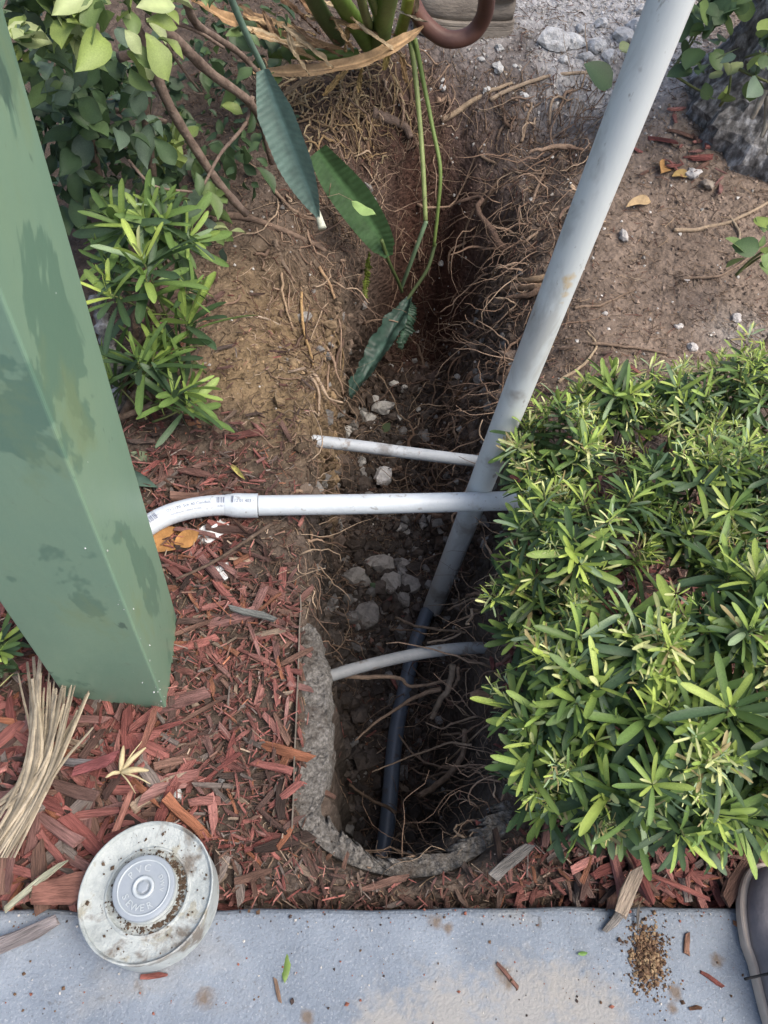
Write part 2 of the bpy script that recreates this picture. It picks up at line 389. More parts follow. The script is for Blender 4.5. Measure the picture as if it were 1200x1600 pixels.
V = np.concatenate(rows); n = 260; R_ = len(rows)
F = [[i * n + j, i * n + j + 1, ((i + 1) % R_) * n + j + 1, ((i + 1) % R_) * n + j] for i in range(R_) for j in range(n - 1)]
F += [[i * n for i in range(R_)], [i * n + n - 1 for i in range(R_)][::-1]]
tag(obj('concrete_collar', V, F, 'collar', smooth=False), 'grey concrete slab with a jagged broken edge round the near end of the trench', 'concrete')
# edging strip beside the mulch
e = spline([at(470, 930, -.006), at(468, 980, -.004), at(463, 1100, -.002), at(456, 1295, -.004)], 40); e[:, 0] += .004 * fbm(t[:40] * 40, t[:40], 5, 2)
V = []; F = []
for p in e: V += [(p[0] - .0014, p[1], p[2] + .001 + .008 * float(vnoise(p[1] * 30, 1., 4))), (p[0] + .0014, p[1], p[2] + .001 + .008 * float(vnoise(p[1] * 30, 1., 4))), (p[0] + .0014, p[1], p[2] - .06), (p[0] - .0014, p[1], p[2] - .06)]
for i in range(39):
    for k in range(4): F.append([i * 4 + k, i * 4 + (k + 1) % 4, i * 4 + 4 + (k + 1) % 4, i * 4 + 4 + k])
F += [[0, 1, 2, 3], [159, 158, 157, 156]]
tag(obj('edging_strip', V, F, 'edging'), 'thin pale edging strip upright between the mulch and the trench', 'edging')

# ================================================================== GREEN POST
pc, pl, pr = at(262, 1112, -.02), at(105, 1095, -.02), at(278, 970, -.02)
ax = pl - pc; ax /= np.linalg.norm(ax); ay = np.array([-ax[1], ax[0], 0]);
if ay @ (pr - pc) < 0: ay = -ay
S = .197
post = thing('green_post', 'square green painted metal post rising from the mulch', 'post', tuple(pc))
bm = bmesh.new()
rv = pr - pc
c4 = [pc, pl, pl + rv, pr]
zs = [-.1] + list(np.linspace(0, 2.6, 14))
vs_ = [[bm.verts.new((c[0], c[1], z)) for c in c4] for z in zs]
for a, b in zip(vs_, vs_[1:]):
    for k in range(4): bm.faces.new((a[k], a[(k + 1) % 4], b[(k + 1) % 4], b[k]))
bm.faces.new(vs_[-1]); bm.faces.new(vs_[0][::-1])
bmesh.ops.recalc_face_normals(bm, faces=bm.faces)
ed = [e_ for e_ in bm.edges if abs(e_.verts[0].co.z - e_.verts[1].co.z) > .05]
bmesh.ops.bevel(bm, geom=ed, offset=.004, segments=3, affect='EDGES', profile=.5)
me = bpy.data.meshes.new('shaft'); bm.to_mesh(me); bm.free()
put(link('shaft', me, 'post'), post)
c = np.mean(c4, 0); 
V = []; hw = S / 2 + .015
for z in (2.6, 2.63):
    for sx, sy in ((-1, -1), (1, -1), (1, 1), (-1, 1)):
        p = c + ax * sx * hw + ay * sy * hw; V.append((p[0], p[1], z + .002))
put(obj('cap', V, [[0, 3, 2, 1], [4, 5, 6, 7]] + [[k, (k + 1) % 4, 4 + (k + 1) % 4, 4 + k] for k in range(4)], 'post'), post)
fl = MB(); fo_ = np.array([(1, 0, 0), (-1, 0, 0), (0, 1, 0), (0, -1, 0), (0, 0, 1), (0, 0, -1.)]); ff_ = np.array([(0, 2, 4), (2, 1, 4), (1, 3, 4), (3, 0, 4), (2, 0, 5), (1, 2, 5), (3, 1, 5), (0, 3, 5)])
for q in range(24):
    zq = abs(random.gauss(0, .35)) + .02; e_ = math.exp(random.gauss(math.log(.0011), .45))
    off = (ax * abs(random.gauss(0, .02)) if q % 2 else rv / np.linalg.norm(rv) * abs(random.gauss(0, .02)))
    fl.add(fo_ * np.array([e_, e_, e_ * 1.6]) + pc + off + np.array([0, 0, zq]), ff_)
put(fl.obj('paint_flecks', 'paper', kind='stuff'), post)

# ================================================================== PIPES
def solid_pipe(name, pts, r, m, parent=None, sides=32, seg=40, wall=.004, open_ends=True):
    p = spline(pts, seg)
    k = len(p)
    P = np.concatenate([p, p[::-1]]) if open_ends else p
    if open_ends:
        T = np.gradient(p, axis=0); T /= np.linalg.norm(T, axis=1, keepdims=True)
        ref = np.array([0, 0, 1.]) if abs(T.mean(0)[2]) < .8 else np.array([1., 0, 0])
        A = np.cross(T, ref); A /= np.linalg.norm(A, axis=1, keepdims=True); B = np.cross(T, A)
        th = np.arange(sides) / sides * 2 * np.pi
        rings = []
        for (idx, rr) in [(range(k), r), (range(k - 1, -1, -1), r - wall)]:
            for i in idx: rings.append(p[i] + rr * (np.cos(th)[:, None] * A[i] + np.sin(th)[:, None] * B[i]))
        V = np.concatenate(rings); n = len(rings); F = []
        for i in range(n):
            for j in range(sides):
                a, b = i * sides, ((i + 1) % n) * sides
                F.append([a + j, a + (j + 1) % sides, b + (j + 1) % sides, b + j])
        o = obj(name, V, F, m, None, smooth=True)
    else:
        V, F, _ = tubes(p, np.full((1, k), r), sides); o = obj(name, V, F, m, None, smooth=True)
    try:
        o.data.set_sharp_from_angle(angle=math.radians(40))
    except Exception: pass
    if parent is not None: put(o, parent)
    return o
# tall grey pole
pole_top, pole_bot = atd(1048, 0, 1.0), atd(682, 935, 2.33)
dirv = (pole_bot - pole_top) / np.linalg.norm(pole_bot - pole_top)
P0, P1 = pole_top - dirv * .35, pole_bot + dirv * .06
tag(solid_pipe('grey_pole', [P0, P0 + (P1 - P0) * .33, P0 + (P1 - P0) * .66, P1], .030, 'pole', sides=40), 'tall pale grey plastic pole leaning out of the trench, with a yellow rust stain', 'pole')
tag(solid_pipe('dark_pipe', [at(596, 1348, -.60), at(606, 1280, -.60), at(618, 1150, -.60), at(634, 1072, -.60), at(648, 1010, -.60), at(668, 955, -.60)], .0215, 'dark'), 'dark blue black pipe lying along the bottom of the trench', 'pipe')
def patch(m, pts, col):  # colour spots: rust, soil smears and marks; on the slab also painted sunlight
    nt = m.node_tree; N = nt.nodes; L = nt.links; b = N['Principled BSDF']; src = b.inputs['Base Color'].links[0].from_socket
    tc = N.new('ShaderNodeTexCoord'); nz = N.new('ShaderNodeTexNoise'); nz.inputs['Scale'].default_value = 70; L.new(tc.outputs['Object'], nz.inputs['Vector'])
    for p, r in pts:
        d = N.new('ShaderNodeVectorMath'); d.operation = 'DISTANCE'; L.new(tc.outputs['Object'], d.inputs[0]); d.inputs[1].default_value = tuple(p)
        ad = N.new('ShaderNodeMath'); ad.operation = 'MULTIPLY_ADD'; L.new(nz.outputs[0], ad.inputs[0]); ad.inputs[1].default_value = r * 1.6; L.new(d.outputs['Value'], ad.inputs[2])
        mr = N.new('ShaderNodeMapRange'); mr.inputs[1].default_value = r * 1.2; mr.inputs[2].default_value = r * 2.1; mr.inputs[3].default_value = .85; mr.inputs[4].default_value = 0; L.new(ad.outputs[0], mr.inputs[0])
        mx = N.new('ShaderNodeMix'); mx.data_type = 'RGBA'; L.new(mr.outputs[0], mx.inputs[0]); L.new(src, mx.inputs[6]); mx.inputs[7].default_value = (*col, 1); src = mx.outputs[2]
    L.new(src, b.inputs['Base Color'])
def polept(px, py):
    f = py / 935.; return atd(px, py, 1 / (1 - f * .5708) - .027)
patch(MAT['pole'], [(polept(889, 430), .010), (polept(886, 442), .010), (polept(881, 456), .008), (polept(877, 470), .007), (polept(874, 482), .005)], (.50, .31, .07))
patch(MAT['pole'], [(polept(690 + 40 * q, 925 - 104 * q), .034 - .006 * q) for q in range(4)], (.27, .25, .23))
patch(MAT['pole'], [(polept(920, 272), .006), (polept(912, 290), .008), (polept(906, 318), .007), (polept(928, 250), .005), (polept(975, 130), .005), (polept(860, 520), .006), (polept(1000, 110), .004)], (.30, .30, .29))
patch(MAT['walk'], [(at(820, 1575), .075), (at(700, 1590), .07), (at(930, 1585), .06), (at(600, 1605), .05), (at(880, 1540), .04)], (.285, .28, .265))  # warm sun dapple on the slab, painted into its colour
patch(MAT['walk'], [(at(1008, 1500), .022), (at(785, 1520), .013), (at(795, 1535), .010), (at(680, 1440), .012), (at(700, 1450), .009), (at(1055, 1550), .012), (at(1050, 1575), .010), (at(480, 1590), .012), (at(320, 1560), .014), (at(1120, 1500), .012)], (.14, .105, .075))
# near white pipe with coupling and bend
wp = thing('white_pipe', 'thick white plastic pipe with a printed bend, crossing the trench from the green post', 'pipe', tuple(at(405, 790, .012)))
R1 = .0235
za = .03
s_pts = [at(835, 780, .0), at(780, 783, .012), at(600, 787, .028), at(404, 790, za)]
solid_pipe('straight_pipe', s_pts, R1, 'pvc', wp)
k_pts = [at(403, 790, za), at(385, 790, za), at(352, 789, za)]
b_pts = spline([at(356, 789, za), at(330, 790, za), at(296, 795, za), at(262, 805, za), at(232, 821, za), at(196, 850, za - .004)], 60)
def flared(name, pts, radii, m, parent):
    V, F, _ = tubes(np.asarray(pts)[None], np.asarray(radii)[None], 32)
    o = obj(name, V, F, m, smooth=True); o.data.set_sharp_from_angle(angle=math.radians(40)); return put(o, parent)
kp = spline(k_pts, 12)
flared('coupling', kp, [R1 + .0045] * 9 + [R1 + .004, R1 + .002, R1 + .0006], 'pvc', wp)
bend = flared('bend', b_pts, [R1] * 60, 'pvc', wp)
# printing on the bend: flat characters wrapped onto the pipe
path = np.concatenate([kp[:10], b_pts[3:]]); seglen = np.r_[0, np.cumsum(np.linalg.norm(np.diff(path, axis=0), axis=1))]
def wrap(verts2, r, s0):
    """(u along the pipe right to left is reversed, v up the pipe) -> pipe surface"""
    out = []
    for u, v in verts2:
        s = s0 - u
        c = np.array([np.interp(s, seglen, path[:, i]) for i in range(3)]); c2 = np.array([np.interp(s + .004, seglen, path[:, i]) for i in range(3)])
        T = c2 - c; T /= np.linalg.norm(T) + 1e-9
        rr = r + (.0046 if s < seglen[9] + .003 else 0)
        side = np.cross(T, [0, 0, 1]); side /= np.linalg.norm(side)
        if side[1] < 0: side = -side                     # away from the viewer
        upv = np.cross(side, T); upv = upv if upv[2] > 0 else -upv
        a = v / r
        out.append(c + (rr + .0005) * (math.cos(a) * (upv * .93 - side * .36) + math.sin(a) * (side * .93 + upv * .36)))
    return np.array(out)
def text2d(s, size):
    cu = bpy.data.curves.new('t', 'FONT'); cu.body = s; cu.size = size; cu.align_x = 'LEFT'; cu.resolution_u = 3
    o = bpy.data.objects.new('t', cu); COL.objects.link(o)
    bpy.context.view_layer.update()
    me = bpy.data.meshes.new_from_object(o.evaluated_get(bpy.context.evaluated_depsgraph_get()))
    V = np.array([v.co[:] for v in me.vertices]); F = [list(p.vertices) for p in me.polygons]
    bpy.data.objects.remove(o); bpy.data.curves.remove(cu); bpy.data.meshes.remove(me)
    return V, F
def wrap_text(name, s, size, s0, v0, m):
    V, F = text2d(s, size); W = wrap([(x, y + v0) for x, y, z in V], R1, s0)
    put(obj(name, W, F, m), wp)
def barcode(s0, v0, w, hgt, seed):
    r = random.Random(seed); V = []; F = []; u = 0
    while u < w:
        b = r.choice([.0007, .0007, .0014, .002]); g = r.choice([.0008, .0008, .0016])
        for q in range(4):
            va, vb = v0 + hgt * q / 4, v0 + hgt * (q + 1) / 4; n = len(V)
            V += [(u, va), (u + b, va), (u + b, vb), (u, vb)]; F.append([n, n + 1, n + 2, n + 3])
        u += b + g
    put(obj('barcode', wrap(V, R1, s0), F, 'ink'), wp)
barcode(.092, .000, .038, .015, 3); barcode(.262, -.002, .034, .015, 4)
wrap_text('lettering', '12 01 403', .0095, .052, .001, 'ink'); wrap_text('lettering', '(2) 1120  Sch 40 Conduit', .0098, .205, .001, 'ink')
wrap_text('lettering', 'UL 651 90C', .0050, .09, -.009, 'ink'); wrap_text('lettering', 'NON METALLIC CONDUIT FITTING', .0046, .20, -.009, 'ink')
wrap_text('lettering', 'co\u00ae', .016, .298, -.004, 'ink2')
# far thin white pipe and the low grey conduit
tag(solid_pipe('thin_white_pipe', [at(440, 683, -.085), at(500, 690, -.095), at(560, 697, -.11), at(650, 709, -.13), at(775, 724, -.18)], .0165, 'pvcd'), 'thin dirty white pipe crossing the trench, the farther of two', 'pipe')
tag(solid_pipe('grey_conduit', [at(497, 1062, -.13), at(560, 1043, -.12), at(640, 1024, -.11), at(700, 1015, -.11), at(744, 1012, -.115), at(770, 1014, -.12)], .0135, 'greyp'), 'bent grey conduit spanning the near end of the trench among roots', 'conduit')

# ================================================================== CLEANOUT COVER
dc = at(236, 1398, .045)
disc = thing('cleanout_cover', 'round dirty white cleanout cover with a grey embossed plug, on the sidewalk edge', 'cover', (dc[0], dc[1], .040))
disc.rotation_euler = (Matrix.Rotation(math.radians(8), 4, Vector((-.49, -.87, 0))) @ Matrix.Rotation(math.radians(-22), 4, 'Z')).to_euler()
def lathe(prof, n=64, wob=0, seed=1):
    V = []; F = []
    for k, (r, z) in enumerate(prof):
        for j in range(n):
            a = 2 * math.pi * j / n; q = 1 + wob * float(fbm(np.array([math.cos(a) * 3 + 9]), np.array([math.sin(a) * 3 + 9 + k]), seed, 3)[0])
            V.append((r * q * math.cos(a), r * q * math.sin(a), z))
    for k in range(len(prof) - 1):
        for j in range(n): F.append([k * n + j, k * n + (j + 1) % n, (k + 1) * n + (j + 1) % n, (k + 1) * n + j])
    F.append(list(range(n))[::-1]); F.append([(len(prof) - 1) * n + j for j in range(n)])
    return V, F
OCT_ = np.array([(1, 0, 0), (-1, 0, 0), (0, 1, 0), (0, -1, 0), (0, 0, 1), (0, 0, -1.)]); OF_ = np.array([(0, 2, 4), (2, 1, 4), (1, 3, 4), (3, 0, 4), (2, 0, 5), (1, 2, 5), (3, 1, 5), (0, 3, 5)])
V, F = lathe([(.100, -.030), (.108, -.028), (.1095, .034), (.1095, .0365), (.1075, .0375), (.1055, .0355), (.104, .031), (.097, .029), (.080, .027), (.071, .026), (.069, .0285), (.066, .0285), (.064, .024), (.058, .022), (.052, .021)], 96, .012)
o = obj('ring', V, F, 'disc', disc, smooth=True); o.data.set_sharp_from_angle(angle=math.radians(50))
V, F = lathe([(.049, .018), (.049, .030), (.0505, .031), (.0505, .034), (.049, .035), (.049, .038), (.0505, .039), (.0505, .042), (.048, .043)], 64)
o = obj('threaded_neck', V, F, 'disc', disc, smooth=True); o.data.set_sharp_from_angle(angle=math.radians(30))
V, F = lathe([(.046, .042), (.0500, .0435), (.0508, .050), (.0495, .0525), (.046, .0535), (.0425, .0532), (.0418, .0522), (.030, .0520), (.0185, .0520)], 64)
dr = MB()
for q in range(520):
    a = random.gauss(.6, 1.5); r = .0515 + abs(random.gauss(0, .006)) if random.random() < .85 else random.uniform(.05, .1); 
    w_ = math.exp(random.gauss(math.log(.0011), .5)); zc = .0215 + (r - .052) * .38 if r < .066 else .030
    dr.add((rand_rot(RNG, .6) @ (OCT_ * np.array([1.6, 1.2, .5]) * w_).T).T + np.array([r * math.cos(a), r * math.sin(a), zc]), OF_)
dr.obj('grime', 'dirt', disc, kind='stuff')
plug = obj('plug', V, F, 'cap', disc, smooth=True); plug.data.set_sharp_from_angle(angle=math.radians(40))
V, F = lathe([(.0115, .046), (.012, .0555), (.0155, .0565), (.0175, .0555), (.018, .0515)], 40); obj('socket_rim', V, F, 'capl', plug, smooth=True)
V, F = lathe([(.0095, .051), (.0095, .0555), (.007, .0562), (.002, .0566)], 6); obj('square_drive', V, F, 'cap', plug)
V, F = lathe([(.0405, .0515), (.0405, .0538), (.0418, .0543), (.0430, .0540), (.0432, .0515)], 64); obj('ridge', V, F, 'capl', plug, smooth=True)
def arc_text(s, size, r, a0, da, inward=False):
    for i, ch in enumerate(s):
        V, F = text2d(ch, size)
        if not len(V): continue
        V[:, 0] -= (V[:, 0].max() + V[:, 0].min()) / 2; V[:, 1] -= (V[:, 1].max() + V[:, 1].min()) / 2
        a = math.radians(a0 + da * i); R = rotz(a - math.pi / 2 if not inward else a + math.pi / 2)
        W = (R @ V.T).T + np.array([r * math.cos(a), r * math.sin(a), 0])
        n = len(W); top = W + np.array([0, 0, .0535]); bot = W + np.array([0, 0, .0518])
        # raised characters: top face plus skirt
        cnt = {}
        for f in F:
            for a_, b_ in zip(f, f[1:] + f[:1]): cnt[(a_, b_)] = 1
        sk = [[a_ + n, b_ + n, b_, a_] for (a_, b_) in cnt if (b_, a_) not in cnt]
        obj('raised_letter', np.concatenate([top, bot]), F + sk, 'capl', plug)
ROTA = 22
arc_text('PVC', .0155, .0300, 172, -27); arc_text('DWV', .0095, .0300, 62, -19); arc_text('SEWER', .0150, .0300, 238, 23, True)

# ================================================================== MULCH AND LITTER
CH_COL = np.array([(.29, .115, .098), (.215, .076, .066), (.37, .17, .145), (.18, .105, .08), (.21, .175, .155), (.055, .038, .032), (.31, .13, .075), (.36, .275, .205), (.11, .066, .056), (.25, .135, .12)])
CH_P = np.array([.20, .13, .11, .15, .08, .06, .06, .045, .10, .09])
def chip_shape(r):
    w = r.uniform(.09, .27); th = r.uniform(.05, .11)
    xs = np.array([-.5, -.2, .18, .5]); e0, e1 = (r.uniform(.55, 1.0), r.uniform(.55, 1.0)) if r.random() < .65 else (r.uniform(.6, 1.), r.uniform(.1, .5))
    ws = w * np.array([e0, r.uniform(.85, 1.1), r.uniform(.85, 1.1), e1])
    off = np.array([r.uniform(-.2, .2) * w, 0, r.uniform(-.12, .12) * w, r.uniform(-.3, .3) * w]); bend = r.uniform(-.15, .15)
    sk = [r.uniform(-.07, .07), 0, 0, r.uniform(-.08, .08)]
    V = []
    for x, ww, o, k in zip(xs, ws, off, sk):
        z = bend * (x * x) + r.uniform(-.012, .012)
        j = lambda: r.uniform(-.03, .03)
        V += [(x + j() - k, o - ww / 2, z - th / 2), (x + j() + k, o + ww / 2, z - th / 2 * r.uniform(.3, 1)), (x + j() + k, o + ww / 2 * r.uniform(.75, 1), z + th / 2), (x + j() - k, o - ww / 2 * r.uniform(.75, 1), z + th / 2 * r.uniform(.5, 1))]
    F = [[0, 1, 2, 3], [15, 14, 13, 12]]
    for i in range(3):
        for k in range(4): F.append([i * 4 + k, i * 4 + 4 + k, i * 4 + 4 + (k + 1) % 4, i * 4 + (k + 1) % 4])
    return np.array(V), np.array(F)
rr = random.Random(5)
CHV = [chip_shape(rr) for _ in range(40)]
CHIPF = CHV[0][1]
CHS = [np.random.default_rng(900 + q).uniform(.62, 1.35, (16, 1)) for q in range(40)]
def mulch_density(x, y):
    s = walk_s(x, y); d = sdist(RIM, x, y); dc_ = sdist(COLLAR_OUT, x, y)
    pp = proj(np.stack([x, y, np.zeros_like(x)], 1)); px, py = pp[:, 0], pp[:, 1]
    den = np.where((s > -.004), 1.0, 0)
    den *= 1 - sstep(-.05, .0, d) * .97
    den *= np.where(dc_ > .012, .06, np.where(dc_ > -.005, .5, 1))
    den *= np.where(py < 700, .35, 1) * np.where(py < 640, .25, 1)
    den *= np.where((py < 900) & (px > 380) & (px < 500), .35, 1)
    den *= np.where((px > 700) & (py < 950), .4, 1)
    den *= np.where((py < 420), .15, 1)
    return den
N = 42000
x = RNG.uniform(-.95, 1.15, N); y = RNG.uniform(.0, 1.75, N)
keep = RNG.random(N) < mulch_density(x, y) * .55
x, y = x[keep], y[keep]; n = len(x)
pp = proj(np.stack([x, y, np.zeros(n)], 1))
big = sstep(380, 120, pp[:, 0]) * sstep(1000, 1200, pp[:, 1]) + .5 * sstep(850, 1000, pp[:, 0]) * sstep(1250, 1340, pp[:, 1])
L = np.exp(RNG.normal(math.log(.028), .55, n)) * (1 + .9 * big); L = np.clip(L, .010, .11)
L *= np.where((pp[:, 0] > 440) & (pp[:, 0] < 820) & (pp[:, 1] > 1330), .8, 1)
z = h(x, y) + .003 + RNG.random(n) * .016 + .012 * big * RNG.random(n)
var = RNG.integers(0, 40, n); cidx = RNG.choice(len(CH_COL), n, p=CH_P / CH_P.sum())
ccol = CH_COL[cidx] * RNG.uniform(.7, 1.25, (n, 1))
fade = sstep(.0, .3, fbm(x * 4, y * 4, 88, 3) + .05)
ccol = ccol * (1 - .22 * fade[:, None]) + np.array([.15, .115, .095]) * .22 * fade[:, None]
brown = np.clip(sstep(800, 740, pp[:, 1]) + sstep(360, 420, pp[:, 0]) * sstep(1000, 900, pp[:, 1]) * (pp[:, 0] < 520) + sstep(455, 500, pp[:, 0]) * sstep(840, 760, pp[:, 0]) * (pp[:, 1] > 1290), 0, 1) * (RNG.random(n) < .8) * .75
ccol = ccol * (1 - brown[:, None]) + np.array([.115, .08, .064]) * RNG.uniform(.5, 1.4, (n, 1)) * brown[:, None]; L = L * (1 - .25 * brown); cidx = np.where((brown > .3) & (cidx < 3), 8, cidx)
vis = (pp[:, 0] > 5) & (pp[:, 0] < 1195) & (pp[:, 1] > 640) & (pp[:, 1] < 1595) & ~((pp[:, 0] > 800) & (pp[:, 1] < 1330)) & ~((pp[:, 0] < 275) & (pp[:, 1] < 1090))
score = L * np.where(vis, 1, 0) / pp[:, 2]
order = np.argsort(-score); top = set(order[:270].tolist())
meshes = {}
mb = MB(); Vs = []; Cs = []; Fs = []; Ls = []; off = 0
for i in range(n):
    R = rand_rot(RNG, .55)
    if i in top:
        key = (var[i] % 20, cidx[i])
        if key not in meshes:
            me = mesh('wood_chip', CHV[key[0]][0], CHIPF, CH_COL[cidx[i]] * rr.uniform(.8, 1.15) * CHS[key[0]], L=CHV[key[0]][0] + len(meshes) * .71); me.materials.append(MAT['chip']); meshes[key] = me
        o = bpy.data.objects.new('wood_chip', meshes[key]); COL.objects.link(o); o.parent = GROUND
        o.matrix_world = M4(R, (x[i], y[i], z[i] + .006), L[i])
    else:
        Vs.append((R @ (CHV[var[i]][0] * L[i]).T).T + np.array([x[i], y[i], z[i]])); Cs.append(ccol[i] * CHS[var[i]]); Fs.append(CHIPF + off); off += 16; Ls.append(CHV[var[i]][0] + i * .37)
link('wood_chips', mesh('wood_chips', np.concatenate(Vs), np.concatenate(Fs), np.concatenate(Cs), L=np.concatenate(Ls)), 'chip', GROUND, 'stuff')

def scatter(n, box, dens):
    x = RNG.uniform(box[0], box[1], n); y = RNG.uniform(box[2], box[3], n)
    k = RNG.random(n) < dens(x, y); return x[k], y[k]
x, y = scatter(26000, (-.95, 1.15, .0, 1.6), lambda x, y: mulch_density(x, y) * .6)
n = len(x); a = RNG.random(n) * 6.28; Lf = np.exp(RNG.normal(math.log(.017), .5, n)); z = h(x, y) + .006 + RNG.random(n) * .018
P = np.stack([np.stack([x + np.cos(a) * Lf * q, y + np.sin(a) * Lf * q, z + RNG.normal(0, .002, n)], 1) for q in (-.5, .5)], 1)
V, F, C = tubes(P, RNG.uniform(.0006, .0018, (n, 1)) * np.ones((1, 2)), 3, CH_COL[RNG.choice(len(CH_COL), n, p=CH_P / CH_P.sum())] * RNG.uniform(.6, 1.3, (n, 1)))
obj('mulch_fibres', V, F, 'root', GROUND, C, kind='stuff')
# fine fibres and crumbs over the bare soil, walls and mulch
def soil_density(x, y):
    return np.where(walk_s(x, y) > .0, 1., 0) * (1 - .9 * (sdist(COLLAR_OUT, x, y) > 0))
x, y = scatter(48000, (-.9, 1.5, .1, 3.6), lambda x, y: soil_density(x, y) * (.35 + .65 * sstep(-.25, .05, sdist(RIM, x, y)) * (1 - .5 * sstep(.1, .2, sdist(RIM, x, y))) + .4 * (sdist(RIM2, x, y) > 0)))
n = len(x); a = RNG.random(n) * 6.28; Lf = np.exp(RNG.normal(math.log(.022), .5, n))
k = 3; P = np.zeros((n, k, 3)); dx, dy = np.cos(a), np.sin(a)
for q in range(k):
    P[:, q, 0] = x; P[:, q, 1] = y; P[:, q, 2] = h(x, y) + .002 + RNG.random(n) * .006
    a2 = a + RNG.normal(0, .6, n); x = x + np.cos(a2) * Lf / 2; y = y + np.sin(a2) * Lf / 2
zr = np.ptp(P[:, :, 2], axis=1); P = P[zr < .06]; n = len(P)
cc = np.array([(.17, .115, .08), (.25, .18, .12), (.08, .055, .04), (.32, .25, .18), (.13, .06, .045)])[RNG.choice(5, n, p=[.35, .2, .25, .08, .12])] * RNG.uniform(.7, 1.2, (n, 1))
V, F, C = tubes(P, RNG.uniform(.0005, .0014, (n, 1)) * np.ones((1, k)), 3, cc)
obj('fine_litter', V, F, 'root', GROUND, C, kind='stuff')
# soil clods and limestone grit
OCT = np.array([(1, 0, 0), (-1, 0, 0), (0, 1, 0), (0, -1, 0), (0, 0, 1), (0, 0, -1.)]); OF = np.array([(0, 2, 4), (2, 1, 4), (1, 3, 4), (3, 0, 4), (2, 0, 5), (1, 2, 5), (3, 1, 5), (0, 3, 5)])
def grit(name, x, y, size, cols, m='grit', lift=.2):
    n = len(x); z = h(x, y); W = np.zeros((n, 6, 3))
    for i in range(n):
        W[i] = (rand_rot(RNG) @ (OCT * RNG.uniform(.6, 1.25, (6, 1)) * size[i] * np.array([1, 1, .8])).T).T
    W += np.stack([x, y, z + size * lift], 1)[:, None]
    F = (OF[None] + (np.arange(n) * 6)[:, None, None]).reshape(-1, 3)
    return obj(name, W.reshape(-1, 3), F, m, GROUND, np.repeat(cols, 6, 0), kind='stuff')
x, y = scatter(42000, (-.9, 1.5, .1, 3.6), lambda x, y: soil_density(x, y) * (.25 + .75 * sstep(.03, .12, sdist(RIM, x, y)) + .12 * (x > .45) * (y > 1.3)))
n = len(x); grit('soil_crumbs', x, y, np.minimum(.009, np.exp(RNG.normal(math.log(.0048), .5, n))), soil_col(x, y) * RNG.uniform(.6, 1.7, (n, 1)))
zl = zone(890, 10, .38); zb = zone(1100, 450, .5)
x, y = scatter(30000, (-.6, 1.8, .9, 4.0), lambda x, y: soil_density(x, y) * (.02 + .8 * zl(x, y) + .015 * zb(x, y) + .10 * sstep(.03, .12, sdist(RIM, x, y))))
n = len(x); grit('limestone_grit', x, y, np.minimum(.008, np.exp(RNG.normal(math.log(.0048), .5, n))), np.array([.56, .54, .50]) * RNG.uniform(.45, 1.2, (n, 1)))

CL = [rock(700 + q, 1, 1, .75, .6, 1) for q in range(12)]; mbc = MB()
x, y = scatter(9000, (-.5, .6, .2, 2.4), lambda x, y: .55 * sstep(.07, .11, sdist(RIM, x, y)) + .03 * (sdist(RIM2, x, y) > 0))
xw, yw = scatter(16000, (-.5, .6, .2, 2.2), lambda x, y: np.where(y < .95, np.abs(sdist(RIM, x, y) - .085) < .03, np.abs(sdist(RIM, x, y) - .05) < .05) * .9)
x = np.r_[x, xw]; y = np.r_[y, yw]; zc = h(x, y); cc = soil_col(x, y)
for i in range(len(x)):
    V, F = CL[i % 12]; sz_ = min(.034, math.exp(random.gauss(math.log(.011), .55)))
    mbc.add((rand_rot(RNG) @ (V * sz_).T).T + np.array([x[i], y[i], zc[i] + sz_ * .3]), F, cc[i] * random.uniform(.7, 1.6) if random.random() < .88 else np.array([.25, .24, .225]) * random.uniform(.6, 1.2))
mbc.obj('soil_clods', 'stone', GROUND, kind='stuff')
# ================================================================== ROOTS
def root_field(n, starts, dirs, steps, step, rad, grav=.10, wander=.55, clear=.004):
    P = np.zeros((n, steps, 3)); p = starts.copy(); d = dirs / np.linalg.norm(dirs, axis=1, keepdims=True)
    curl = RNG.normal(0, .12, (n, 3))
    for q in range(steps):
        p[:, 2] = np.maximum(p[:, 2], h(p[:, 0], p[:, 1]) + clear); P[:, q] = p
        d = d + RNG.normal(0, wander, (n, 3)) * .6 + curl; d[:, 2] -= grav; d /= np.linalg.norm(d, axis=1, keepdims=True)
        p = p + d * step[:, None]
    jump = np.abs(np.diff(P[:, :, 2], axis=1)).max(1)
    P = P[jump < .10]; n = len(P)
    tap = np.linspace(1, .35, steps)[None]
    cc = np.array([(.27, .19, .135), (.18, .12, .085), (.36, .27, .19), (.12, .08, .06)])[RNG.choice(4, n, p=[.4, .3, .15, .15])] * RNG.uniform(.75, 1.2, (n, 1))
    return tubes(P, rad[:n, None] * tap, 4, cc)
def wall_points(n, poly, lo, hi, cond):
    xs = []; 
    while len(xs) < n:
        x = RNG.uniform(-.9, 1.4, 4000); y = RNG.uniform(.2, 3.4, 4000)
        d = sdist(poly, x, y); k = (d > lo) & (d < hi) & cond(x, y)
        xs += list(zip(x[k], y[k]))
    a = np.array(xs[:n]); return np.c_[a, h(a[:, 0], a[:, 1]) + .006]
def pix(x, y): return proj(np.stack([x, y, h(x, y)], 1))
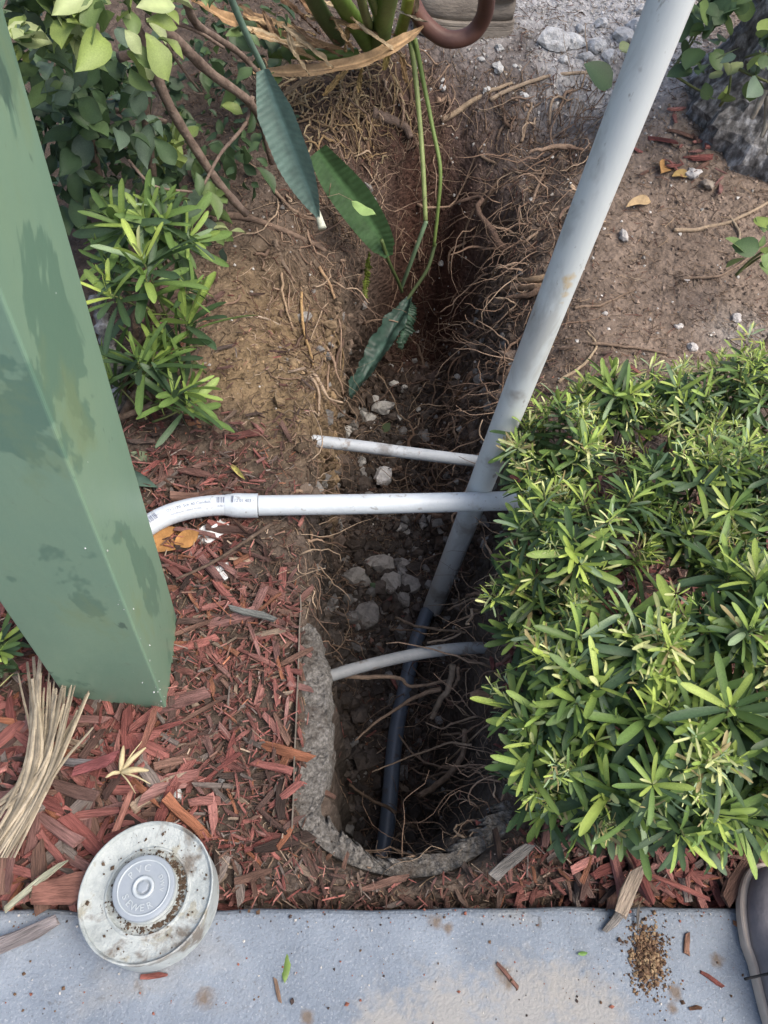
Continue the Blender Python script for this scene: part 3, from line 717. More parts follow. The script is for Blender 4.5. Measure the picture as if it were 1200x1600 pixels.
groups = [  # poly, lo, hi, condition, count, step, radius, preferred direction
    (RIM, -.03, .13, lambda x, y: (x > .05) & (y > .45) & (y < 2.4), 420, .014, .0011, (-1, -.1, -.1)),
    (RIM2, .02, .5, lambda x, y: (x > .02) & (y > 1.5), 420, .022, .0016, (-.7, -.5, -.1)),
    (RIM, -.06, .12, lambda x, y: (x < .05) & (y > 1.2), 330, .015, .0011, (.5, -.5, -.2)),
    (RIM, -.02, .12, lambda x, y: (x < .05) & (y < 1.2) & (y > .75), 130, .011, .0009, (1, 0, -.1)),
    (RIM, -.01, .12, lambda x, y: (x > .12) & (y < .9), 260, .013, .0010, (-1, .1, 0)),
    (RIM2, -.05, .3, lambda x, y: (x < .0) & (y > 1.6), 260, .018, .0013, (.4, -.7, -.1)),
]
mbr = MB()
for poly, lo, hi, cond, cnt, st, rd, dr in groups:
    s = wall_points(cnt, poly, lo, hi, cond)
    V, F, C = root_field(cnt, s, np.array(dr) + RNG.normal(0, .6, (cnt, 3)), 10, st * np.exp(RNG.normal(0, .35, cnt)), 1.15 * rd * np.exp(RNG.normal(0, .75, cnt)))
    mbr.add(V, F, C)
mbr.obj('fine_roots', 'root', GROUND, smooth=True, kind='stuff')
def proot(pts, r0, r1, col=(.20, .145, .105), z=None, wig=.004):
    """one clear root: picture points with heights above the soil or absolute heights"""
    P = []
    for p in pts:
        if len(p) == 3: P.append(at(*p))
        else:
            g = ground(*p); P.append(g + np.array([0, 0, .008]))
    p = spline(P, 26); p += wig * np.stack([fbm(np.linspace(0, 7, 26) + r0 * 9e3, np.zeros(26), q + 3, 3) for q in range(3)], 1) * 2
    V, F, C = tubes(p, np.linspace(r0, r1, 26)[None], 7, np.array(col) * random.uniform(.85, 1.15))
    return obj('root', V, F, 'root', GROUND, C, smooth=True)
for a in [
    ([(540, 1056, -.2), (585, 1058, -.22), (625, 1062, -.24), (643, 1073, -.26), (690, 1066, -.22), (712, 1060, -.2)], .006, .003),
    ([(553, 1157, -.35), (585, 1132, -.34), (630, 1100, -.3), (660, 1084, -.26), (690, 1076, -.24)], .002, .0065),
    ([(708, 1040, -.15), (702, 1072, -.2), (688, 1098, -.25), (674, 1120, -.3)], .008, .0065, (.30, .24, .18)),
    ([(716, 1042, -.15), (714, 1062, -.18), (706, 1078, -.2)], .005, .003),
    ([(582, 1206, -.40), (620, 1190, -.38), (660, 1175, -.33), (700, 1162, -.26), (735, 1164, -.2)], .0016, .0032, (.28, .21, .15)),
    ([(728, 1140, -.2), (724, 1180, -.25), (708, 1205, -.3), (684, 1226, -.36), (656, 1245, -.42)], .006, .0085, (.22, .16, .115)),
    ([(545, 1226, -.5), (580, 1248, -.5), (620, 1270, -.5)], .0035, .005, (.12, .085, .06)),
    ([(622, 1148, -.45), (650, 1182, -.42), (690, 1200, -.38), (745, 1206, -.3)], .0024, .0035),
    ([(666, 1128, -.3), (690, 1138, -.27), (715, 1128, -.24), (760, 1115, -.18)], .0018, .003, (.30, .22, .16)),
    ([(690, 1150, -.3), (712, 1146, -.26), (726, 1150, -.24)], .003, .0035), ([(660, 1220, -.4), (700, 1206, -.33), (740, 1190, -.22)], .0028, .003),
    ([(700, 1225, -.4), (740, 1212, -.3), (770, 1200, -.2)], .0022, .0022), ([(745, 1175, -.2), (765, 1200, -.2), (778, 1235, -.2)], .0022, .0018),
    ([(618, 965, -.5), (650, 978, -.42), (690, 985, -.35), (740, 990, -.2)], .0045, .003, (.28, .21, .15)), ([(610, 985, -.5), (640, 984, -.45), (672, 993, -.4)], .003, .002),
    ([(668, 1006, -.22), (700, 998, -.2), (720, 988, -.18), (712, 978, -.15)], .003, .002, (.30, .23, .17)), ([(700, 955, -.2), (735, 936, -.12), (755, 945, -.1)], .003, .002),
    ([(690, 193), (740, 160), (775, 142), (800, 133)], .011, .005, (.33, .25, .17)), ([(765, 160), (800, 142), (850, 125), (900, 118), (950, 122)], .008, .005, (.36, .28, .20)),
    ([(775, 222), (790, 195), (830, 172), (870, 150)], .005, .004), ([(750, 245), (790, 270), (835, 300)], .006, .004), ([(830, 320), (850, 270), (880, 210), (915, 170)], .005, .003),
    ([(815, 225), (822, 195), (830, 165)], .006, .004, (.30, .22, .15)), ([(580, 180), (605, 190), (630, 200), (642, 218)], .022, .012, (.17, .125, .10)),
    ([(555, 190), (575, 230), (580, 280)], .008, .004, (.24, .155, .10)), ([(330, 345), (380, 342), (440, 362), (500, 392), (550, 425)], .013, .006, (.17, .12, .09)),
    ([(430, 380), (440, 410), (460, 445)], .009, .005, (.2, .15, .11)), ([(470, 460), (474, 520), (488, 570), (490, 625)], .005, .003, (.38, .25, .12)),
    ([(440, 430), (443, 470), (458, 520)], .0045, .003, (.36, .26, .17)), ([(375, 498), (410, 500), (440, 512)], .004, .003, (.42, .34, .26)), ([(480, 585), (500, 575), (505, 560)], .003, .002),
    ([(790, 440), (830, 440), (870, 438)], .013, .011, (.34, .24, .15)), ([(780, 456), (830, 452), (870, 452)], .013, .011, (.27, .18, .115)), ([(705, 545), (730, 530), (755, 510)], .006, .004, (.24, .15, .12)),
    ([(870, 600), (900, 580), (930, 545), (915, 520)], .005, .003, (.35, .27, .18)), ([(1050, 363), (1095, 360), (1150, 345), (1200, 318)], .007, .005, (.30, .23, .16)), ([(1140, 345), (1153, 370), (1148, 400)], .005, .003, (.3, .24, .17)),
    ([(895, 485), (940, 478), (990, 455)], .005, .003), ([(920, 540), (980, 545), (1040, 555)], .005, .003), ([(1060, 440), (1130, 430), (1200, 380)], .005, .003),
    ([(760, 300), (730, 350), (720, 420)], .005, .003), ([(800, 560), (770, 540), (740, 545)], .004, .002), ([(715, 690, -.45), (735, 672, -.4), (760, 655, -.3)], .008, .006, (.3, .25, .2)),
    ([(845, 360), (815, 385), (780, 395)], .006, .003), ([(870, 330), (820, 345), (770, 350)], .005, .003), ([(900, 260), (860, 275), (800, 270)], .005, .003), ([(520, 520), (535, 560), (530, 600)], .005, .003, (.34, .24, .13)),
    ([(500, 420), (520, 460), (530, 500)], .006, .003, (.3, .2, .12)), ([(430, 300), (455, 330), (500, 350)], .006, .004), ([(520, 300), (545, 340), (560, 390)], .005, .003, (.3, .2, .12)),
]: proot(*a)
tag(MB().add(*tubes(spline([ground(1195, 545) + [0, 0, .06], ground(1180, 560) + [0, 0, .02], ground(1168, 575) + [0, 0, .015]], 12), np.full((1, 12), .012), 8)).obj('fallen_branch', 'bark', smooth=True), 'short brown branch end beside the far shrub at the right edge', 'branch')

# ================================================================== STONES
STN = 0
def stone(px, py, rpx, col=(.46, .44, .41), label='', group=None, flat=.7, lift=.5, name='stone', p=None):
    global STN; STN += 1
    g = ground(px, py) if p is None else p
    s = rpx * np.linalg.norm(g - np.array([0, 0, CAM_Z])) / FOC * .95
    r = np.random.default_rng(STN)
    V, F = rock(STN, s * r.uniform(.9, 1.2), s * r.uniform(.7, 1.0), s * flat, .55)
    V = (rotz(r.random() * 6.28) @ V.T).T
    o = obj(name, V, F, 'stone', C=np.array(col) * r.uniform(.85, 1.1)); o.location = g + np.array([0, 0, s * flat * lift])
    return tag(o, label, 'stone', group)
stone(598, 747, 19, (.66, .65, .63), 'chalk white rough stone between the two white pipes')
stone(566, 722, 11, (.5, .49, .46), 'small grey stone just below the thin white pipe')
stone(573, 965, 30, (.27, .255, .235), 'large smooth grey brown boulder in the trench above the grey conduit', flat=.6)
for p in [(560, 905, 20), (598, 885, 18), (628, 890, 16), (640, 915, 20), (612, 912, 22), (585, 880, 16), (628, 935, 16)]:
    stone(*p, (.34, .32, .29), 'grey limestone lump piled above the smooth boulder', 'limestone lumps piled in the trench')
for p in [(635, 832, 9), (660, 822, 8), (676, 815, 10), (648, 838, 6), (690, 830, 8), (622, 826, 7)]:
    stone(*p, (.42, .40, .37), 'small pale stone just below the thick white pipe', 'small stones below the thick pipe')
for p in [(600, 640, 18), (572, 655, 17), (545, 678, 14), (585, 628, 12), (556, 640, 11), (620, 655, 10), (640, 700, 9)]:
    stone(*p, (.52, .51, .48), 'whitish limestone lump beyond the thin white pipe', 'limestone lumps beyond the thin pipe')
for p in [(615, 600, 8), (632, 606, 7), (655, 608, 6), (608, 575, 7), (690, 412, 7), (716, 590, 8), (720, 670, 8), (655, 640, 6), (648, 565, 6)]:
    stone(*p, (.55, .54, .50), 'small white stone in the far trench', 'white stones in the far trench')
for p in [(560, 930, 9), (540, 900, 8), (600, 955, 9), (635, 955, 8), (620, 970, 6), (560, 1000, 8), (590, 1010, 6), (540, 870, 7), (650, 860, 8), (665, 890, 8)]:
    stone(*p, (.24, .22, .20), 'dark stained stone around the smooth boulder', 'stained stones in the trench')
stone(862, 72, 20, (.60, .60, .59), 'largest white stone in the pale rubble left of the pole')
stone(893, 70, 17, (.66, .66, .64), 'rounded white stone touching the largest rubble stone on its right')
for p in [(930, 78, 15), (950, 92, 12), (975, 65, 15), (990, 45, 14), (985, 88, 11), (940, 40, 10), (905, 48, 9), (915, 92, 10), (880, 95, 8), (1000, 20, 10)]:
    stone(*p, (.58, .58, .57), 'white rubble stone beside the pole', 'white rubble stones beside the pole')
for p in [(780, 78, 8), (752, 95, 5), (692, 140, 6), (692, 128, 4), (760, 142, 6), (818, 152, 8), (805, 104, 4), (775, 110, 10)]:
    stone(*p, (.55, .55, .53), 'small white pebble below the brown hose', 'white pebbles on the far bank')
stone(1083, 273, 14, (.52, .50, .48), 'oval pale grey stone among red chips on the right bank', flat=.5)
stone(1104, 292, 11, (.34, .29, .24), 'tan stone right below the oval pale stone on the right bank')
for p in [(973, 372, 11), (1060, 512, 7), (945, 492, 5), (1150, 500, 9), (1080, 545, 9), (1072, 440, 6)]:
    stone(*p, (.46, .44, .42), 'small pale stone in the sandy bank right of the pole', 'stones in the sandy bank')
stone(279, 1241, 12, (.72, .73, .74), 'clean white pebble in the mulch above the cleanout cover', flat=.6)
stone(346, 1218, 8, (.20, .20, .20), 'round dark grey pebble in the mulch right of the white pebble')

ORD = ['leftmost', 'second from the left', 'third from the left', 'fourth from the left', 'fifth from the left', 'sixth from the left', 'seventh from the left', 'eighth from the left', 'ninth from the left', 'tenth from the left']
_g = {}
for o in bpy.data.objects:
    if o.get('category') == 'stone' and o.get('group'): _g.setdefault(o['group'], []).append(o)
for k, os_ in _g.items():
    os_.sort(key=lambda o: proj(np.array(o.location))[0, 0])
    for i, o in enumerate(os_): o['label'] = o['label'] + ', ' + (ORD[i] if i < len(os_) - 1 else 'rightmost')
# ================================================================== LEAVES AND PLANTS
def leaf_shape(prof, seg, fold=.25, droop=.15, twist=0, thick=0, wav=0):
    """unit leaf along +X, top +Z; prof(t) half width"""
    V = []
    ts = [0, .10, .28, .5, .72, .86, .95, 1.0] if seg == 7 else [i / seg for i in range(seg + 1)]
    for tt in ts:
        w = max(prof(tt), .0015)
        z = -droop * tt * tt; tw = twist * tt
        for sgn in (-1, 0, 1):
            yy = sgn * w; zz = z + abs(sgn) * w * fold + wav * math.sin(tt * 9 + sgn) * abs(sgn)
            V.append((tt, yy * math.cos(tw) - (zz - z) * math.sin(tw), z + yy * math.sin(tw) + (zz - z) * math.cos(tw)))
    F = []
    for i in range(seg):
        for k in range(2): F.append([i * 3 + k, i * 3 + 3 + k, i * 3 + 4 + k, i * 3 + 1 + k])
    return np.array(V), np.array(F)
def strap(w): return lambda t: w * (.30 + .70 * min(1, t / .38) ** .8) * (1 if t < .8 else max(.25, max(0, 1 - ((t - .8) / .215) ** 2.4)))
def ovate(w, pos=.5):
    def f(t): 
        t2 = t ** (math.log(.5) / math.log(pos)); return w * max(0, math.sin(math.pi * min(t2, 1))) ** .75 * (1 if t > .06 else .6)
    return f
class Foliage:
    def __init__(s, variants, seg_cols):
        """variants: list of (V,F); cols: list of colours; each leaf = (variant, colour, matrix)"""
        s.var = variants; s.cols = [np.array(c) for c in seg_cols]; s.L = []
    def leaf(s, R, p, size, v=None, c=0): s.L.append((random.randrange(len(s.var)) if v is None else v, c, R, np.asarray(p, float), size))
    def build(s, parent, m='leaf', top=300, rest='foliage', name='leaf'):
        P = np.array([l[3] for l in s.L]); q = proj(P); sz = np.array([l[4] for l in s.L])
        tips = proj(P + np.array([l[2][:, 0] for l in s.L]) * (sz * .6)[:, None])
        inview = (tips[:, 0] > 10) & (tips[:, 0] < 1190) & (tips[:, 1] > 10) & (tips[:, 1] < 1590) & (q[:, 2] > .1)
        up = np.abs(np.array([l[2][:, 2] for l in s.L]) @ np.array([0, -.45, .9]))
        # leaves with nothing much in front of them: keep the nearest ones on a coarse picture grid first
        rank = np.where(inview, sz / q[:, 2] * (.3 + up), -1)
        cell = {}
        for i in np.argsort(q[:, 2]):
            kk = (int(tips[i, 0] // 34), int(tips[i, 1] // 34)); cell[kk] = cell.get(kk, 0) + 1
            if cell[kk] > 3: rank[i] *= .25
        order = np.argsort(-rank); chosen = set(int(i) for i in order[:top] if rank[i] > 0)
        cache = {}; Vs = []; Fs = []; Cs = []; off = 0
        for i, (v, c, R, p, size) in enumerate(s.L):
            V, F = s.var[v]
            if i in chosen:
                key = (v, c)
                if key not in cache:
                    me = mesh(name, V, F, s.shade(V, s.cols[c] * random.uniform(.85, 1.15)), True); me.materials.append(MAT[m]); cache[key] = me
                o = bpy.data.objects.new(name, cache[key]); COL.objects.link(o); o.parent = parent
                o.matrix_parent_inverse = Matrix.Translation(-Vector(parent.location)); o.matrix_basis = M4(R, p, size)
            else:
                Vs.append((R @ (V * size).T).T + p); Fs.append(F + off); off += len(V); Cs.append(s.shade(V, s.cols[c] * random.uniform(.75, 1.25)))
        if Vs: put(obj(rest, np.concatenate(Vs), np.concatenate(Fs), m, None, np.concatenate(Cs), True, 'stuff'), parent)
    def shade(s, V, c):
        k = np.ones((len(V), 3)); k[1::3] *= 1.28                      # paler midrib
        return np.tile(c, (len(V), 1)) * k
def frame(xdir, updir):
    X = xdir / (np.linalg.norm(xdir) + 1e-9); Z = updir - X * (updir @ X)
    if np.linalg.norm(Z) < 1e-4: Z = np.array([X[1], -X[0], .01]); Z -= X * (Z @ X)
    Z /= np.linalg.norm(Z); Y = np.cross(Z, X); return np.stack([X, Y, Z], 1)
def rosette(fo, p, axis_, n, L, inner=18, outer=95, colf=None, stemlen=.02):
    a = axis_ / np.linalg.norm(axis_); u = np.cross(a, [0.31, .2, .93]); u /= np.linalg.norm(u); w = np.cross(a, u); ph = random.random() * 6.28
    for i in range(n):
        f = i / max(1, n - 1)                       # 0 young centre, 1 old outside
        th = math.radians(inner + (outer - inner) * f ** .8 + random.uniform(-11, 11)); az = ph + i * 2.39996 + random.uniform(-.2, .2)
        d = math.cos(th) * a + math.sin(th) * (math.cos(az) * u + math.sin(az) * w)
        upd = a * math.sin(th) - math.cos(th) * (math.cos(az) * u + math.sin(az) * w) + np.random.default_rng(i + int(ph * 999)).normal(0, .22, 3)
        ln = L * (.42 + .58 * min(1, f * 2.2)) * random.uniform(.78, 1.15)
        fo.leaf(frame(d, upd), p - a * stemlen * f * 2 + d * .004, ln, None, colf(f) if colf else 0)
POD_VAR = [leaf_shape(strap(random.uniform(.064, .088)), 7, random.uniform(.1, .5), random.uniform(-.05, .3), random.uniform(-.5, .5)) for _ in range(10)]
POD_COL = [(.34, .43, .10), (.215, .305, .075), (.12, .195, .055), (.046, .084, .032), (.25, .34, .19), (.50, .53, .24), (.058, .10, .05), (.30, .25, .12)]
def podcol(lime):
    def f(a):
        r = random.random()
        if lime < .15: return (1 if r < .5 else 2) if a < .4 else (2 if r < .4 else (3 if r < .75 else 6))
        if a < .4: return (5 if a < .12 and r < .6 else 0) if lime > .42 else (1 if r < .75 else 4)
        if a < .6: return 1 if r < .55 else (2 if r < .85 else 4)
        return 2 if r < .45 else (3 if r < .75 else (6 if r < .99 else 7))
    return f
def pod_shrub(name, label, blobs, base, tips, L, n_leaf, up=.6, group=None, side=.0, dense_stem=6, nst=8, young=.22, gaps=(), limeb=0.):
    b0 = np.asarray(base, float); t = thing(name, label, 'shrub', tuple(b0), group)
    fo = Foliage(POD_VAR, POD_COL); stems = []
    C = np.array([b[0] for b in blobs]); Rr = np.array([b[1] for b in blobs]); wgt = Rr ** 2 / (Rr ** 2).sum()
    made = 0; tries = 0; pts = []
    while made < tips and tries < tips * 60:
        tries += 1
        k = RNG.choice(len(blobs), p=wgt); v = RNG.normal(size=3); v /= np.linalg.norm(v)
        if v[2] < -.35: continue
        q = C[k] + v * Rr[k] * (RNG.uniform(.88, 1.16) if RNG.random() < .72 else RNG.uniform(.45, .95)) * np.array([1, 1, .85])
        dd = np.linalg.norm((q - C) / np.array([1, 1, .85]), axis=1) / Rr
        if (np.delete(dd, k) < .72).any(): continue
        if q[2] < .02: continue
        if any(np.linalg.norm((q - g_[0])[:2]) < g_[1] for g_ in gaps): continue
        if pts and np.min(np.linalg.norm(np.array(pts) - q, axis=1)) < L * .42: continue
        pts.append(q); made += 1
        a = v * (1 - up) + np.array([0, 0, up]) + RNG.normal(0, .22, 3); a /= np.linalg.norm(a)
        lime = random.random() - limeb; LL = L * random.choice([.62, .8, .95, 1.0, 1.1, 1.28])
        if random.random() < young:
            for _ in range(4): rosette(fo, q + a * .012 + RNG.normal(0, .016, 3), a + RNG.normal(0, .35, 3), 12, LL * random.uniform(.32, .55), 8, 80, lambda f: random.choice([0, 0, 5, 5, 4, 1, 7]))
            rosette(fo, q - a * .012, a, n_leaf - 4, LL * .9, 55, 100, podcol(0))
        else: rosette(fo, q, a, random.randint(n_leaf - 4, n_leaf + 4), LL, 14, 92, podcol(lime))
        # older whorls lower down the twig
        inner = C[k] - np.array([0, 0, Rr[k] * .6]) + RNG.normal(0, .02, 3)
        mid = q * .55 + inner * .45
        sp = spline([inner, mid - a * .01, q], 8); stems.append(sp)
        for j in range(dense_stem):
            f = random.uniform(.45, .95); pp_ = inner + (q - inner) * f; az = random.random() * 6.28
            tdir = (q - inner) / (np.linalg.norm(q - inner) + 1e-6); u = np.cross(tdir, [.3, .5, .8]); u /= np.linalg.norm(u); w = np.cross(tdir, u)
            d = math.cos(az) * u + math.sin(az) * w + tdir * .25
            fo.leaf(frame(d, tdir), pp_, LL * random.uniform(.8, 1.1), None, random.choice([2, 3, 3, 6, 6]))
    V, F, _ = tubes(np.array(stems), np.tile(np.linspace(.0035, .0018, 8), (len(stems), 1)), 5)
    put(obj('twigs', V, F, 'twig', None, smooth=True, kind='stuff'), t)
    for k in range(min(nst, len(blobs))):
        c = C[k]; mid = b0 * .5 + c * .5 + RNG.normal(0, .03, 3)
        sp = spline([b0 + RNG.normal(0, .015, 3) * [1, 1, 0] - [0, 0, .03], mid, c - [0, 0, Rr[k] * .5], c], 14)
        V, F, _ = tubes(sp, np.linspace(.011, .005, 14)[None], 8); put(obj('stem', V, F, 'bark', None, smooth=True), t)
    fo.build(t); return t
def bl(px, py, z, r): return (at(px, py, z), r)
pod_shrub('leafy_shrub', 'narrow leaved green shrub hiding the right end of the white pipes',
    [bl(872, 700, .26, .10), bl(855, 775, .20, .065), bl(960, 640, .24, .09), bl(1075, 640, .26, .10), bl(1170, 640, .30, .13), bl(885, 845, .26, .10), bl(960, 850, .28, .12), bl(1060, 760, .30, .11), bl(1170, 770, .34, .13), bl(825, 900, .15, .06), bl(1080, 850, .26, .10), bl(1190, 870, .30, .10)],
    at(1000, 850, 0), 190, .060, 14, .50, young=.42, gaps=[bl(1005, 705, .28, .050), bl(1090, 700, .28, .045), bl(910, 770, .28, .035), bl(1060, 915, .28, .06), bl(1190, 690, .3, .04), bl(900, 640, .25, .04)])
pod_shrub('leafy_shrub', 'narrow leaved shrub with lime tips nearest the sidewalk at the right',
    [bl(930, 1040, .26, .105), bl(1060, 1050, .30, .12), bl(1165, 990, .36, .12), bl(870, 1110, .18, .08), bl(930, 1170, .22, .11), bl(1040, 1180, .27, .13), bl(1160, 1150, .32, .13), bl(890, 1225, .12, .07), bl(1000, 1235, .13, .075), bl(1105, 1230, .17, .085), bl(1195, 1235, .2, .085), bl(850, 960, .12, .07)],
    at(1040, 1180, 0), 150, .078, 14, .50, young=.30, gaps=[bl(1050, 950, .28, .06), bl(960, 1110, .25, .03), bl(1105, 1110, .28, .035), bl(880, 1000, .15, .05), bl(1090, 1230, .22, .035), bl(970, 1215, .2, .025)])
lp = pod_shrub('leafy_shrub', 'sparse narrow leaved shrub with a gnarled stem beside the green post',
    [bl(250, 370, .28, .10), bl(240, 470, .24, .11), bl(300, 530, .16, .10), bl(230, 610, .12, .10), bl(190, 400, .28, .07), bl(250, 650, .05, .07)],
    at(185, 640, 0), 24, .115, 13, .40, dense_stem=3, nst=5, young=.05, limeb=.45)
sp = spline([at(190, 640, -.01), at(182, 580, .07), at(165, 520, .15), at(150, 460, .22)], 30)
V, F, _ = tubes(sp, (np.array([.021 + .006 * math.sin(i * 1.9) + .004 * math.sin(i * .7) for i in range(30)]) * np.linspace(1.1, .8, 30))[None], 12)
V = V + .006 * np.stack([fbm(V[:, 0] * 60, V[:, 2] * 60, q, 2) for q in range(3)], 1)
put(obj('gnarled_stem', V, F, 'trunk', None, smooth=True), lp)
pod_shrub('leafy_seedling', 'dark narrow leaved seedling at the left edge behind the dry frond', [bl(-5, 1030, .06, .035), bl(10, 1000, .05, .03)], at(-8, 1040, 0), 4, .07, 12, .5, nst=1)

# broad leaved hedge, upper left
BROAD_VAR = [leaf_shape(ovate(random.uniform(.27, .36), random.uniform(.52, .62)), 6, random.uniform(.05, .75), random.uniform(-.25, .6), random.uniform(-.6, .6), wav=random.uniform(.01, .07)) for _ in range(14)]
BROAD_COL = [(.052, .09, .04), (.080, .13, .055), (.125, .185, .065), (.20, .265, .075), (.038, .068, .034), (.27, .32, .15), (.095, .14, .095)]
bh = thing('broadleaf_hedge', 'broad leaved green hedge with bare brown branches behind the green post', 'hedge', tuple(ground(230, 330)))
fo = Foliage(BROAD_VAR, BROAD_COL)
def broad_blob(px, py, z, r, n, size, cols, up=.5):
    c = at(px, py, z)
    for i in range(n):
        v = RNG.normal(size=3); v /= np.linalg.norm(v); v[2] = abs(v[2]) if RNG.random() < .75 else v[2]
        q = c + v * r * RNG.uniform(.35, 1) ** .5
        d = v * .8 + RNG.normal(0, .5, 3); d[2] -= .15
        upd = np.array([0, -.25, 1.0]) * (up + .5) + v * .4 + RNG.normal(0, .4, 3)
        fo.leaf(frame(d, upd), q, size * 1.1 * random.uniform(.5, 1.25), None, random.choice(cols))
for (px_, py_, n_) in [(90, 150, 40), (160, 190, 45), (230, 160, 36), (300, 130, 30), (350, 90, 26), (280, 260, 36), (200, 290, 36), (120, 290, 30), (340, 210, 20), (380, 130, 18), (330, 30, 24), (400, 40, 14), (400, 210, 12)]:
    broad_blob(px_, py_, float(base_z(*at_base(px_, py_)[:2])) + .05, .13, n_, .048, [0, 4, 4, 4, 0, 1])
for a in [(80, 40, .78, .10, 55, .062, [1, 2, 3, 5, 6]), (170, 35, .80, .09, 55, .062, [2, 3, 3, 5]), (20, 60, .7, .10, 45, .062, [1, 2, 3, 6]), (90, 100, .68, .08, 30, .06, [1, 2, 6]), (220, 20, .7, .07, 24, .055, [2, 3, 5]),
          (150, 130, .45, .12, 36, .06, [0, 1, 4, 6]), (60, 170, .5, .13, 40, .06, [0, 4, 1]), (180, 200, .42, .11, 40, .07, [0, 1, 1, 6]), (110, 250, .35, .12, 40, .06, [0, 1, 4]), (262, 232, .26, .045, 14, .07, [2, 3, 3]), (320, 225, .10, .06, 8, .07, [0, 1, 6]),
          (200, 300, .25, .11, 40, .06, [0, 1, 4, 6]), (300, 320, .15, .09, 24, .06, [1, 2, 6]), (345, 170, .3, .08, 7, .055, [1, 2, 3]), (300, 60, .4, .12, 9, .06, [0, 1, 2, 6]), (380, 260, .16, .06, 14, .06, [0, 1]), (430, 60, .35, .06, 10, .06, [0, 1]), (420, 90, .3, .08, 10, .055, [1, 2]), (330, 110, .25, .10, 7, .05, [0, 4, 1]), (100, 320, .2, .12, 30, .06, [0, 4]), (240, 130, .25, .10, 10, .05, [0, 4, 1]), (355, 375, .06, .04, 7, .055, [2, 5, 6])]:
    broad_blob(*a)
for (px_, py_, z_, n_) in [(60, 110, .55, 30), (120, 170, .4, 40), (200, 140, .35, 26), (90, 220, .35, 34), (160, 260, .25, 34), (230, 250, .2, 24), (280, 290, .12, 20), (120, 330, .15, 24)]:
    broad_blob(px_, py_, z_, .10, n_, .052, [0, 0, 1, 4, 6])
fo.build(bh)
for pts, r0, r1 in [([(200, 20, .62), (228, 75, .52), (262, 160, .38), (310, 240, .22), (345, 290, .12), (385, 335, .02)], .014, .011), ([(235, 30, .6), (285, 72, .5), (330, 115, .4), (385, 155, .3), (408, 190, .2), (425, 255, .06)], .014, .010),
     ([(185, 90, .5), (240, 75, .5), (285, 72, .5)], .011, .010), ([(290, 0, .6), (310, 40, .5), (370, 80, .35), (410, 120, .25)], .011, .007), ([(215, 50, .55), (225, 130, .42), (230, 200, .3), (240, 290, .1)], .013, .012),
     ([(395, 150, .28), (382, 195, .22), (345, 240, .2), (318, 290, .15)], .006, .004), ([(140, 170, .3), (200, 175, .3), (260, 190, .3)], .008, .006), ([(230, 25, .6), (300, 45, .5), (350, 75, .42)], .006, .004), ([(120, 120, .5), (130, 180, .35), (150, 260, .2), (160, 330, .05)], .012, .012),
     ([(200, 250, .3), (240, 290, .25), (300, 300, .2)], .004, .003), ([(255, 60, .55), (280, 100, .45), (312, 142, .35)], .004, .003)]:
    V, F, _ = tubes(spline([at(p[0], p[1], p[2] + .07) for p in pts], 20), (np.linspace(r0, r1, 20) * (1 + .08 * np.sin(np.arange(20) * 2.3)))[None], 10); put(obj('branch', V, F, 'branch', None, smooth=True), bh)

# bird-of-paradise clump at the top with its long leaves falling into the trench
bp0 = at_base(575, 90)
bop = thing('large_leaf_plant', 'large clumping plant with thick green stalks and ribbed leaves hanging into the trench', 'plant', tuple(bp0))
LEAFG = np.array((.055, .115, .07)); STALK = np.array((.18, .27, .07))
def pt(p, lift=.02):
    g = ground(p[0], p[1]) 
    if len(p) == 3:
        q = at(*p)
        if q[2] > g[2] + lift: return q
    v = ray(p[0], p[1]); v = v / np.linalg.norm(v); return g - v * lift * 1.3
def stalk(pts, r0, r1, col=STALK, nm='stalk', m='leaf', flat=1.0):
    P = np.array([pt(p) for p in pts])
    V, F, C = tubes(spline(P, 28), np.linspace(r0, r1, 28)[None], 10, col); return put(obj(nm, V, F, m, None, C, True), bop)
def blade(pts, width, col, upv, fold=.35, ripple=.0035, ripn=16, tear=0, seed=1, prof=None, tipcol=None, m='leaf', nm='leaf_blade'):
    P = spline([pt(p, .045) for p in pts], 100); V = []; C = []
    if upv is None or np.ndim(upv) == 0: cc_ = P.mean(0); upv = np.array([0, 0, CAM_Z]) - cc_; upv = upv / np.linalg.norm(upv) + np.array([-.35, 0, 0])
    K = 9; IA, SA = np.meshgrid(np.arange(100), np.linspace(-1, 1, K), indexing='ij'); N1 = fbm(IA * .14, SA * 2, seed, 3); N2 = fbm(IA * .08, SA * 3, seed + 4, 2)
    for i, p in enumerate(P):
        tt = i / 99; T = P[min(i + 1, 99)] - P[max(i - 1, 0)]; Fm = frame(T, np.array(upv, float))
        w = width * (prof(tt) if prof else (math.sin(math.pi * min(1, tt * .93 + .05)) ** .6))
        for k in range(K):
            s = (k / (K - 1)) * 2 - 1; ww = w * (1 + tear * N1[i, k])
            zz = fold * abs(s) * ww + ripple * math.sin(tt * ripn * 6.28 - abs(s) * 5) * abs(s) ** .7 + tear * .05 * N2[i, k]
            V.append(p + Fm[:, 1] * s * ww * math.cos(fold * .6) + Fm[:, 2] * zz)
            c = np.array(col) * (1.7 if k == K // 2 else 1 + .06 * math.sin(tt * ripn * 6.28 - abs(s) * 5 + 3 * N1[i, k]) + .5 * N1[i, k]) * random.uniform(.93, 1.07)
            if tipcol is not None and tt > .86: c = np.array(tipcol)
            C.append(c)
    F = [[i * K + k, i * K + k + 1, i * K + K + k + 1, i * K + K + k] for i in range(99) for k in range(K - 1)]
    return put(obj(nm, V, F, m, None, np.array(C), True), bop)
